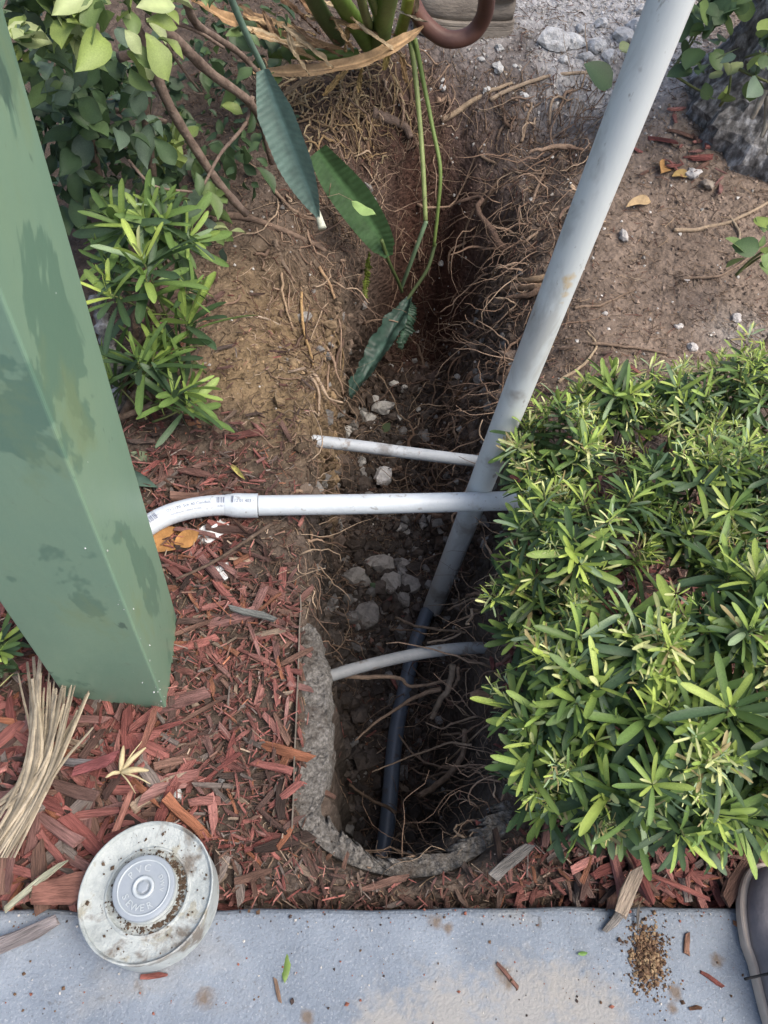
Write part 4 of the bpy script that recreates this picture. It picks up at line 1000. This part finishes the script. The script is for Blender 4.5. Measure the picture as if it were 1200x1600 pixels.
for pts, r0, r1, c in [([(515, -25, .62), (545, 20, .45), (578, 68, .26)], .020, .034, (.17, .27, .06)), ([(612, -30, .62), (600, 20, .45), (592, 72, .26)], .030, .034, (.19, .28, .08)), ([(480, -20, .6), (505, 25, .45), (530, 60, .28)], .022, .026, (.09, .14, .05)),
    ([(640, -10, .5), (632, 30, .38), (622, 62, .28)], .018, .02, (.30, .33, .07)), ([(560, -20, .65), (570, 20, .5), (580, 50, .33)], .012, .014, (.16, .2, .07)), ([(420, 82, .28), (470, 84, .27), (530, 86, .26), (556, 84, .25)], .016, .018, (.14, .21, .06)), ([(575, -20, .6), (590, 20, .45), (600, 55, .3)], .014, .018, (.2, .28, .09))]:
    stalk(pts, r0, r1, np.array(c))
stalk([(352, -30, .75), (362, 0, .70), (388, 60, .60), (408, 100, .52), (418, 125, .48)], .0085, .007, np.array((.17, .26, .20)))
blade([(412, 108, .51), (430, 160, .44), (455, 225, .35), (480, 290, .25), (500, 345, .16)], 0.052, (.125, .195, .165), None, fold=.65, ripple=.0018, ripn=24, prof=lambda t: (min(1, .35 + t * 2.2) if t < .3 else 1) * (1 if t < .55 else max(.06, 1 - ((t - .55) / .45) ** 1.6)))
stalk([(472, 270, .27), (488, 310, .2), (497, 335, .17), (504, 357, .15)], .003, .012, np.array((.60, .62, .50)), 'pale_tip')
blade([(497, 235, .16), (525, 275, .10), (560, 320, .04), (590, 365, -.02), (608, 400, -.08)], .060, (.058, .115, .045), None, fold=.3, ripple=.0016, ripn=22, prof=lambda t: .55 + .45 * math.sin(math.pi * min(1, t * 1.05)) if t < .9 else .55 - (t - .9) * 3)
stalk([(596, 375, -.02), (608, 410, -.12), (622, 440, -.28), (628, 456, -.38)], .006, .006, np.array((.10, .14, .05)))
stalk([(640, 55, .32), (648, 110, .24), (655, 180, .14), (661, 260, .03), (665, 345, -.10)], .009, .008, np.array((.26, .32, .12)))
stalk([(666, 345, -.10), (655, 375, -.16), (640, 415, -.26), (626, 452, -.38)], .008, .007, np.array((.16, .24, .14)))
stalk([(648, 60, .32), (662, 130, .2), (676, 200, .1), (688, 265, .01), (684, 330, -.12), (678, 385, -.24)], .008, .006, np.array((.19, .27, .08)))
stalk([(680, 380, -.24), (668, 420, -.32), (645, 455, -.4), (632, 475, -.44)], .007, .006, np.array((.11, .15, .07)))
blade([(640, 466, -.42), (622, 500, -.45), (596, 545, -.48), (570, 585, -.5), (548, 622, -.5)], .042, (.036, .070, .055), None, fold=.7, tear=.7, seed=3, ripple=.002, ripn=20)
blade([(640, 470, -.43), (640, 490, -.46), (632, 515, -.5), (626, 545, -.54)], .035, (.045, .088, .06), (.7, -.5, .4), fold=.2, tear=.7, seed=9, ripple=.004)
blade([(577, 395, -.1), (572, 425, -.2), (570, 448, -.26), (572, 466, -.3)], .016, (.13, .17, .03), (.9, -.5, .1), fold=.3, tear=.4, seed=12)
# dry sheaths
def strip(pts, w, col, upv=(0, -.5, .85), seed=1): return blade(pts, w * .62, col, upv, fold=.25, ripple=.002, ripn=5, tear=.25, seed=seed, m='dryleaf', nm='dry_sheath', prof=lambda t: min(1, .4 + t * 3) * (1 if t < .7 else max(.08, 1 - ((t - .7) / .3) ** 2)))
for k in range(16):
    x0 = random.uniform(370, 560); y0 = random.uniform(-5, 60); x1 = x0 + random.uniform(20, 130); y1 = y0 + random.uniform(20, 75)
    strip([(x0, y0, .46), ((x0 + x1) / 2 + random.uniform(-8, 8), (y0 + y1) / 2 + random.uniform(-6, 10), .40), (x1, y1, .31)], random.uniform(.008, .022), random.choice([(.36, .25, .14), (.27, .18, .10), (.17, .11, .065), (.42, .33, .21), (.13, .085, .05)]), seed=60 + k)
for k, (pts, w, c) in enumerate([([(395, 112, .3), (470, 112, .3), (560, 98, .32), (620, 70, .36), (662, 42, .40)], .034, (.40, .27, .15)), ([(300, 0, .5), (350, 28, .42), (430, 55, .36), (540, 78, .3)], .03, (.33, .21, .11)), ([(380, 20, .4), (450, 50, .35), (520, 80, .28)], .03, (.26, .165, .09)),
     ([(460, -10, .5), (490, 25, .42), (530, 70, .3)], .02, (.17, .105, .06)), ([(430, -10, .5), (470, 25, .42), (500, 55, .33)], .02, (.12, .075, .045)), ([(545, 35, .4), (543, 60, .33), (540, 85, .26)], .014, (.42, .29, .14)), ([(505, 150, .2), (525, 128, .24), (545, 108, .27)], .016, (.42, .29, .13)), ([(560, 145, .18), (562, 125, .22), (566, 105, .27)], .014, (.38, .27, .12)),
     ([(440, 150, .2), (470, 130, .24), (510, 112, .27)], .016, (.35, .26, .17)), ([(600, 110, .22), (605, 90, .26), (612, 70, .3)], .018, (.36, .27, .10)), ([(635, 130, .2), (630, 105, .25), (625, 80, .3)], .014, (.30, .19, .09)), ([(420, 130, .22), (440, 105, .27), (452, 80, .32)], .012, (.4, .33, .24)), ([(655, -10, .5), (650, 20, .42), (648, 50, .34)], .012, (.3, .24, .16)), ([(600, 5, .45), (640, 25, .42), (668, 34, .42)], .006, (.35, .3, .22))]):
    strip(pts, w, c, seed=k + 20)

n = 420; pxs = RNG.normal(535, 75, n); pys = RNG.normal(150, 48, n); P = np.zeros((n, 5, 3)); ok = np.ones(n, bool)
for i in range(n):
    if not (395 < pxs[i] < 640 and 85 < pys[i] < 290): ok[i] = False; continue
    g = ground(pxs[i], pys[i]); a = RNG.random() * 6.28; l = RNG.uniform(.03, .11)
    for q in range(5):
        xx, yy = g[0] + math.cos(a) * l * q / 4, g[1] + math.sin(a) * l * q / 4; a += RNG.normal(0, .2)
        P[i, q] = (xx, yy, h(np.array([xx]), np.array([yy]))[0] + .006 + .02 * RNG.random())
P = P[ok]; n = len(P); cc = np.array([(.34, .24, .13), (.24, .17, .105), (.15, .10, .065), (.42, .33, .2)])[RNG.integers(0, 4, n)] * RNG.uniform(.7, 1.2, (n, 1))
V, F, C = tubes(P, RNG.uniform(.0012, .0042, (n, 1)) * np.array([[.5, 1, 1, .9, .4]]), 5, cc)
obj('straw_litter', V, F, 'dryleaf', GROUND, C, kind='stuff')
# leafy vine and rough trunk in the upper right corner
tk0 = at_base(1235, 165)
tr = thing('rough_trunk', 'rough grey bark trunk base in the upper right corner', 'tree', tuple(tk0))
V = []; F = []; nn = 72; zsr = np.linspace(-.12, 2.4, 90)
for z in zsr:
    for j in range(nn):
        a = 2 * math.pi * j / nn; r = .235 + .10 * math.exp(-max(z, 0) / .10)
        r += .05 * float(fbm(np.array([math.cos(a) * 5 + 40]), np.array([math.sin(a) * 5 + z * 7]), 15, 4)[0]) * 2 + .02 * float(fbm(np.array([math.cos(a) * 22 + 40]), np.array([math.sin(a) * 22 + z * 26]), 16, 2)[0]) * 2
        V.append((r * math.cos(a), r * math.sin(a), z))
for k in range(len(zsr) - 1):
    for j in range(nn): F.append([k * nn + j, k * nn + (j + 1) % nn, (k + 1) * nn + (j + 1) % nn, (k + 1) * nn + j])
F.append([(len(zsr) - 1) * nn + j for j in range(nn)])
obj('trunk', V, F, 'trunk', tr)
for pts in [[(1195, 140, .42), (1185, 165, .38), (1175, 185, .34)], [(1200, 150, .4), (1198, 190, .34), (1190, 215, .3)], [(1210, 160, .4), (1205, 200, .33), (1200, 240, .3)]]:
    V, F, C = tubes(spline([at(*p) for p in pts], 16), np.linspace(.011, .007, 16)[None], 7, (.30, .27, .22)); put(obj('surface_root', V, F, 'root', None, C, True), tr)
VINE_VAR = [leaf_shape(ovate(random.uniform(.36, .44), .42), 6, random.uniform(-.1, .25), random.uniform(0, .3), random.uniform(-.3, .3)) for _ in range(5)]
def vine(name, label, blobs, stems, base):
    t = thing(name, label, 'vine', tuple(base)); f = Foliage(VINE_VAR, BROAD_COL)
    global fo; keep_ = fo; fo = f
    for b in blobs: broad_blob(*b)
    f.build(t); fo = keep_
    for pts in stems:
        V, F, _ = tubes(spline([at(*p) for p in pts], 14), np.linspace(.005, .003, 14)[None], 6); put(obj('stem', V, F, 'twig', None, smooth=True), t)
vine('leafy_vine', 'green leafy vine between the pole top and the rough trunk', [(1105, 20, .50, .09, 20, .075, [1, 2, 0]), (1090, 75, .42, .07, 12, .075, [0, 1, 1]), (1100, 110, .38, .05, 9, .075, [0, 1]), (1140, 10, .5, .07, 12, .07, [0, 1, 4]), (960, 82, .33, .02, 2, .06, [6, 5]), (955, 140, .25, .03, 4, .09, [4, 0])],
     [[(1045, 118, .28), (1075, 70, .36), (1095, 20, .48), (1100, -20, .6)], [(1045, 118, .28), (1085, 60, .38), (1110, 0, .5)], [(1045, 112, .28), (1090, 140, .26), (1130, 155, .26)]], at_base(1045, 120))
vine('leafy_seedling', 'pale green young sprig growing in front of the rough trunk', [(1170, 88, .50, .05, 9, .07, [2, 3, 6]), (1192, 100, .50, .05, 6, .065, [1, 2, 6]), (1132, 125, .40, .018, 3, .07, [5, 3]), (1185, 125, .45, .035, 5, .06, [2, 3, 6]), (1118, 160, .32, .025, 5, .05, [3, 2])],
     [[(1205, 85, .5), (1180, 85, .5), (1165, 90, .48)], [(1125, 165, .3), (1138, 145, .36), (1142, 118, .4)], [(1155, 108, .45), (1180, 120, .45), (1205, 130, .45)]], at_base(1125, 170))
vine('leafy_seedling', 'small yellow green weed at the right edge of the sandy bank', [(1180, 400, .22, .04, 8, .055, [3, 2, 1]), (1198, 380, .24, .04, 8, .05, [3, 2])], [[(1150, 430, .1), (1175, 405, .16), (1205, 385, .22)], [(1160, 420, .1), (1190, 400, .18)]], at_base(1150, 430))

# ================================================================== OTHER THINGS
# hose on the far bank
hp = spline([at(628, -60, .45), at(640, -10, .43), at(660, 32, .40), at(695, 60, .37), at(732, 56, .38), at(755, 28, .44), at(762, -15, .55), at(765, -70, .7)], 50)
V, F, _ = tubes(hp, np.full((1, 50), .0255), 20); tag(obj('brown_hose', V, F, 'hose', smooth=True), 'thick reddish brown hose looping in front of the tan boot', 'hose')

# dry palm frond by the post
fr0 = at(90, 1060, 0.03)
fr = thing('dry_palm_frond', 'dry straw coloured palm frond lying beside the post foot', 'palm frond', tuple(fr0))
for k in range(44):
    a = k / 43; p0 = at(38 + 100 * a + random.uniform(-12, 12), 1030 + 66 * a + random.uniform(-22, 45), .05 + .035 * random.random()); p1 = at(-30 + 42 * a + random.uniform(-8, 14), 1340 - 70 * (random.random() < .25), .03 + .03 * random.random())
    pm_ = at(45 + 40 * a + random.uniform(-12, 12), 1190 + 20 * a, .055 + .03 * random.random())
    P = spline([p0, pm_, p1], 14); w = random.uniform(.0018, .0046); V = []; C = []
    cc = np.array((.38, .325, .24)) * random.uniform(.5, 1.25)
    for i, p in enumerate(P):
        Fm = frame(P[min(i + 1, 13)] - P[max(i - 1, 0)], np.array([0, 0, 1.])); ww = w * (.35 + .65 * math.sin(math.pi * (.12 + .8 * i / 13)))
        V += [p - Fm[:, 1] * ww, p + Fm[:, 2] * ww * .45, p + Fm[:, 1] * ww, p - Fm[:, 2] * .0008]
    F = [[i * 4 + q, i * 4 + (q + 1) % 4, i * 4 + 4 + (q + 1) % 4, i * 4 + 4 + q] for i in range(13) for q in range(4)]
    put(obj('leaflet', V, F, 'dryleaf', None, np.tile(cc, (len(V), 1))), fr)
# leaf litter, each its own thing
DRY_VAR = {k: leaf_shape(ovate(.26, .5), 8, f, d, tw, wav=.04) for k, (f, d, tw) in enumerate([(.6, .3, .5), (-.4, .2, -.4), (.2, -.3, .6), (.8, .1, .2)])}
def fallen(px, py, Lpx, yaw, col, label, var=0, lift=.012, name='dry_leaf', cat='leaf', m='dryleaf', tilt=.2, width=1.0, z=None):
    g = ground(px, py) if z is None else at(px, py, z); Ls = Lpx * np.linalg.norm(g - [0, 0, CAM_Z]) / FOC
    V, F = DRY_VAR[var]; V = V * np.array([Ls, Ls * width, Ls]); V[:, 0] -= Ls / 2
    C = np.tile(np.array(col), (len(V), 1)) * (1 + .25 * fbm(V[:, 0] * 60, V[:, 1] * 60, int(px), 2))[:, None]
    o = obj(name, V, F, m, C=C, smooth=True); o.location = g + np.array([0, 0, lift]); o.rotation_euler = (tilt, -tilt * .5, math.radians(yaw))
    return tag(o, label, cat)
fallen(262, 848, 58, 60, (.36, .19, .07), 'largest curled brown leaf between the post and the white pipe', 0, .02, width=1.4)
fallen(294, 850, 40, 30, (.42, .22, .08), 'smaller curled orange leaf right of the largest brown leaf', 2, .02, width=1.3)
fallen(302, 660, 38, -30, (.40, .20, .11), 'flat reddish leaf at the foot of the sparse shrub', 1)
fallen(238, 722, 70, -12, (.17, .21, .13), 'large faded grey green leaf between the post and the thin white pipe', 1, width=.9)
fallen(1035, 268, 34, 70, (.40, .23, .09), 'curled yellow brown leaf right of the pole on the bank', 0, .02, width=1.2)
fallen(1062, 278, 26, 20, (.36, .25, .10), 'small olive leaf touching the curled leaf on the bank', 3, .01)
fallen(997, 322, 42, 30, (.42, .31, .18), 'pale folded dry leaf just right of the pole on the bank', 3, .01, width=.7)
fallen(1135, 200, 34, -20, (.50, .17, .06), 'bright orange leaf below the rough trunk', 1, .02, width=1.1)
fallen(1158, 205, 22, 50, (.40, .16, .07), 'small orange leaf beside the bright orange leaf', 2, .02)
fallen(205, 760, 90, -8, (.10, .16, .12), 'long dull green leaf lying beside the post above the white pipe', 3, .03, 'fallen_leaf', m='leaf', width=.45)
fallen(372, 745, 36, -40, (.50, .46, .15), 'narrow yellow leaf in the mulch above the pipe coupling', 3, .02, width=.4)
fallen(600, 672, 30, 60, (.07, .10, .05), 'dark green leaf on the trench floor among limestone lumps', 1, .02, 'fallen_leaf', m='leaf')
fallen(590, 925, 30, -20, (.06, .11, .045), 'dark green leaf on the rubble pile in the trench', 1, .03, 'fallen_leaf', m='leaf')
fallen(568, 322, 42, -25, (.28, .42, .15), 'small bright green leaf lying on the ribbed leaf', 1, 0, 'fallen_leaf', m='leaf', z=.10)
fallen(447, 1508, 42, 97, (.17, .26, .07), 'narrow green leaf lying on the sidewalk near the cleanout cover', 1, .004, 'fallen_leaf', m='leaf', tilt=.04, width=.55, z=.003)
fallen(910, 1490, 15, 15, (.14, .26, .07), 'tiny green leaf on the sidewalk at the right', 1, .004, 'fallen_leaf', m='leaf', tilt=.04, width=.7, z=.003)
def lone_chip(px, py, Lpx, yaw, col, label, var, z=None, wide=1.0):
    g = ground(px, py) if z is None else at(px, py, z); Ls = Lpx * np.linalg.norm(g - [0, 0, CAM_Z]) / FOC
    o = link('wood_chip', mesh('wood_chip', CHV[var][0] * np.array([Ls, Ls * wide, Ls * .8]), CHIPF, np.array(col) * np.array([.78, 1.0, 1.1]) * CHS[var], L=CHV[var][0] + px * .13), 'chip'); o.location = g + np.array([0, 0, .0035 if z is not None else .016]); o.rotation_euler = (0, 0, math.radians(yaw))
    return tag(o, label, 'wood chip')
RED = (.36, .10, .075)
lone_chip(241, 1525, 34, 15, (.42, .12, .09), 'thin red chip on the sidewalk just below the cleanout cover', 3, 0)
lone_chip(434, 1547, 28, -62, (.38, .20, .13), 'tan chip on the sidewalk below the narrow green leaf', 6, 0)
lone_chip(793, 1524, 38, -38, (.34, .14, .10), 'reddish chip in the stained middle of the sidewalk', 9, 0, .8)
lone_chip(965, 1432, 55, 52, (.26, .19, .16), 'grey chip hanging over the sidewalk edge at the right', 12, .006)
lone_chip(996, 1434, 28, 85, (.24, .17, .14), 'short brown chip standing out over the sidewalk edge', 14, .006)
lone_chip(1072, 1474, 26, 80, (.36, .16, .10), 'upright orange chip on the sidewalk right of the dirt pile', 16, 0, 1.3)
lone_chip(1112, 1530, 30, -25, RED, 'slim red chip on the sidewalk left of the black lace', 18, 0, .7)
lone_chip(1155, 1447, 18, -20, (.42, .16, .08), 'stubby orange chip beside the shoe on the sidewalk', 20, 0, 1.5)
lone_chip(1085, 1575, 16, 15, (.22, .09, .05), 'dark small chip near the bottom right of the sidewalk', 22, 0, 1.4)
lone_chip(40, 1460, 80, 35, (.30, .21, .19), 'big grey pink bark slab overhanging the sidewalk at the left edge', 25, .02, 1.3)
lone_chip(55, 1382, 85, 52, (.46, .36, .24), 'long pale splintered chip above the bark slab at the left', 27, .035, .8)
lone_chip(100, 1392, 75, 12, (.27, .10, .07), 'broad flat red brown bark piece left of the cleanout cover', 29, .032, 2.0)
lone_chip(195, 1262, 62, 88, (.36, .13, .09), 'tall upright pinkish red chip above the cleanout cover', 31, .04, 1.1)
lone_chip(150, 1195, 60, 28, (.28, .075, .07), 'wide dark red bark plate below the post foot', 33, .032, 1.9)
lone_chip(100, 1190, 75, 4, (.20, .145, .135), 'wide grey brown bark plate right of the dry frond', 35, .03, 1.2)
lone_chip(395, 960, 72, -3, (.21, .17, .145), 'long grey weathered chip in the mulch beside the trench', 37, .022, .9)
lone_chip(232, 1142, 64, 88, (.34, .12, .08), 'long red chip standing upright at the post corner', 38, .035, .8)
lone_chip(1060, 1385, 85, -12, (.34, .10, .075), 'long red chip at the sidewalk edge under the near shrub', 5, .03, .8)
lone_chip(985, 1385, 80, 62, (.33, .21, .15), 'thick pale barked chip at the sidewalk edge under the near shrub', 8, .03, 1.2)
lone_chip(800, 1345, 70, 40, (.27, .20, .17), 'long split grey chip right of the concrete rim', 11, .022, 1.0)
for q in range(26):
    V_ = CHV[q % 40][0]; g = ground(random.gauss(1075, 38), random.gauss(235, 34)); l = random.uniform(.03, .10)
    o = bpy.data.objects.new('wood_chip', mesh('wood_chip', V_, CHIPF, CH_COL[[0, 1, 2, 3, 9][q % 5]] * CHS[q % 40], L=V_ + q)); o.data.materials.append(MAT['chip']); COL.objects.link(o); o.parent = GROUND
    o.matrix_world = M4(rand_rot(RNG, .4), g + np.array([0, 0, .012]), l)
# crumpled white scraps and straw sprig, twig
for k, (px, py, r, lab) in enumerate([(340, 835, 18, 'crumpled white scrap just below the pipe coupling'), (346, 893, 15, 'torn white scrap lying under the long twig')]):
    g = ground(px, py); s = r * np.linalg.norm(g - [0, 0, CAM_Z]) / FOC
    V, F = rock(400 + k, s, s * .8, s * .4, 1.3, 3); o = obj('crumpled_scrap', V, F, 'paper'); o.location = g + np.array([0, 0, s * .5]); o.rotation_euler = (0, 0, k + .6); tag(o, lab, 'litter')
tw = [at(275, 905, .02), at(330, 880, .03), at(380, 848, .035), at(425, 818, .03)]
V, F, _ = tubes(spline(tw, 16), np.linspace(.003, .0045, 16)[None], 7); tag(obj('twig', V, F, 'bark', smooth=True), 'long thin grey brown twig on the mulch below the white pipe', 'twig')
sg = thing('straw_sprig', 'pale straw coloured dried sprig on the mulch below the post', 'sprig', tuple(at(195, 1205, .03)))
for k, (x1, y1, w) in enumerate([(193, 1165, .005), (228, 1168, .005), (232, 1204, .006), (165, 1215, .004), (235, 1225, .002), (212, 1240, .0015), (222, 1158, .0015)]):
    P = spline([at(188, 1207, .035), at((188 + x1) / 2, (1207 + y1) / 2 - 3, .045), at(x1, y1, .05)], 8)
    V, F, C = tubes(P, (w * np.array([.5, .8, 1, 1, .9, .8, .6, .25]))[None], 6, (.55, .47, .28)); put(obj('blade', V, F, 'dryleaf', None, C, True), sg)
# pile of dirt on the sidewalk
pc_ = at(1012, 1497, 0); n = 1500; a = RNG.random(n) * 6.28; r = np.abs(RNG.normal(0, .021, n)); x = pc_[0] + r * np.cos(a); y = pc_[1] + r * np.sin(a) * 1.5
W = np.zeros((n, 6, 3)); sz = np.exp(RNG.normal(math.log(.0022), .4, n)); zz = np.maximum(0, .010 * (1 - r / .035)) * RNG.random(n) + sz * .4
for i in range(n): W[i] = (rand_rot(RNG) @ (OCT * RNG.uniform(.6, 1.3, (6, 1)) * sz[i]).T).T + np.array([x[i], y[i], zz[i]])
F = (OF[None] + (np.arange(n) * 6)[:, None, None]).reshape(-1, 3)
cc = np.array([(.13, .08, .05), (.20, .13, .08), (.08, .05, .035), (.28, .2, .12)])[RNG.integers(0, 4, n)]
tag(obj('dirt_pile', W.reshape(-1, 3), F, 'grit', C=np.repeat(cc, 6, 0), kind='stuff'), 'small pile of brown dirt crumbs on the sidewalk', 'dirt')
# crumbs strewn along the sidewalk
n = 2600; x = RNG.uniform(-.5, .85, n); y = RNG.uniform(-.1, .33, n); k = (walk_s(x, y) < -.003) & (RNG.random(n) < np.where(walk_s(x, y) > -.03, 1., .25)); x, y = x[k], y[k]; n = len(x)
W = np.zeros((n, 6, 3)); sz = np.exp(RNG.normal(math.log(.0013), .45, n))
for i in range(n): W[i] = (rand_rot(RNG) @ (OCT * RNG.uniform(.6, 1.6, (6, 1)) * sz[i]).T).T + np.array([x[i], y[i], sz[i] * .6])
F = (OF[None] + (np.arange(n) * 6)[:, None, None]).reshape(-1, 3)
cc = np.array([(.13, .08, .05), (.25, .10, .07), (.06, .045, .04), (.5, .48, .45)])[RNG.choice(4, n, p=[.35, .25, .25, .15])]
tag(obj('sidewalk_crumbs', W.reshape(-1, 3), F, 'grit', C=np.repeat(cc, 6, 0), kind='stuff'), 'tiny crumbs of soil and bark scattered on the sidewalk', 'dirt')

# shoe at the lower right edge
sh0 = at(1206, 1490, 0)
shoe = thing('shoe', 'grey shoe with tan sole edge and black lace at the lower right edge', 'shoe', (sh0[0], sh0[1], 0))
toe = at(1196, 1350, 0) - sh0; ang = math.atan2(toe[1], toe[0])
shoe.rotation_euler = (0, 0, ang)
def outline(n, grow=0):
    pts = []
    for i in range(n):
        a = 2 * math.pi * i / n; c, s = math.cos(a), math.sin(a)
        xx = .145 * math.copysign(abs(c) ** .8, c); w = .049 + .010 * math.sin(xx * 14) - (.006 if xx < 0 else 0); yy = w * math.copysign(abs(s) ** .75, s) + .010 * math.sin((xx + .14) * 9)
        pts.append((xx * (1 + grow / .145), yy * (1 + grow / .05)))
    return pts
def loft(levels, n=48):
    V = []; F = []
    for (g, z) in levels: V += [(x, y, z) for x, y in outline(n, g)]
    for k in range(len(levels) - 1):
        for j in range(n): F.append([k * n + j, k * n + (j + 1) % n, (k + 1) * n + (j + 1) % n, (k + 1) * n + j])
    F.append(list(range(n))[::-1]); F.append([(len(levels) - 1) * n + j for j in range(n)]); return V, F
V, F = loft([(-.003, .002), (.0, .004), (.001, .024), (-.001, .027)]); o = obj('sole', V, F, 'sole', shoe, smooth=True); o.data.set_sharp_from_angle(angle=math.radians(40))
V, F = loft([(-.007, .0265), (-.007, .04), (-.010, .055), (-.018, .068), (-.028, .076), (-.038, .080)])
V = [(x, y, z + max(0, -x) * .25 * (z - .0265) / .05) for x, y, z in V]; obj('upper', V, F, 'suede', shoe, smooth=True)
V, F = lathe([(.03, .03), (.032, .09), (.029, .105), (.026, .105), (.024, .08), (.0, .079)], 32); V = [(x * 1.9 - .03, y * .95 + .004, z * 1.0) for x, y, z in V]; obj('tongue', V, F, 'black', shoe, smooth=True)
lc = at(1166, 1528, .03)
V, F, _ = tubes(spline([at(1163, 1530, .045), at(1185, 1525, .06), at(1205, 1520, .085), at(1222, 1510, .09)], 14), np.full((1, 14), .0022), 8)
o = obj('lace', V, F, 'black', None, smooth=True); o.parent = shoe; bpy.context.view_layer.update(); o.matrix_parent_inverse = shoe.matrix_world.inverted()

# work boot standing behind the hose at the top edge
bt0 = at_base(722, 44)
boot = thing('boot', 'tan work boot with layered sole behind the brown hose at the top edge', 'boot', tuple(bt0 + np.array([0, .03, 0])))
boot.rotation_euler = (0, 0, math.pi + .12); boot.scale = (1.25, 1.25, 1.25)
V, F = loft([(-.003, -.02), (.0, -.018), (.0015, .004), (-.0005, .006), (.0015, .008), (.0015, .016), (-.0005, .018), (.0015, .020), (.001, .027), (-.002, .030)]); o = obj('sole', V, F, 'tan', boot, smooth=True); o.data.set_sharp_from_angle(angle=math.radians(30))
V, F = loft([(-.006, .0295), (-.005, .045), (-.008, .065), (-.016, .085), (-.028, .098), (-.040, .104)]); V = [(x, y, z + max(0, -x) * .35 * (z - .0295) / .07) for x, y, z in V]; obj('upper', V, F, 'tan', boot, smooth=True)
V, F = lathe([(.048, .08), (.050, .14), (.053, .22), (.056, .34), (.052, .345), (.046, .30), (.0, .29)], 32); V = [(x * 1.25 - .075, y * .85, z) for x, y, z in V]; obj('shaft', V, F, 'tan', boot, smooth=True)
for x0 in (.05, .035):
    V, F, _ = tubes(spline([(x0, -.052, .034), (x0 + .012, -.046, .07), (x0 + .006, -.024, .098), (x0, 0, .106), (x0 + .006, .024, .098), (x0 + .012, .046, .07), (x0, .052, .034)], 24), np.full((1, 24), .0016), 6); obj('seam', V, F, 'black', boot, smooth=True)
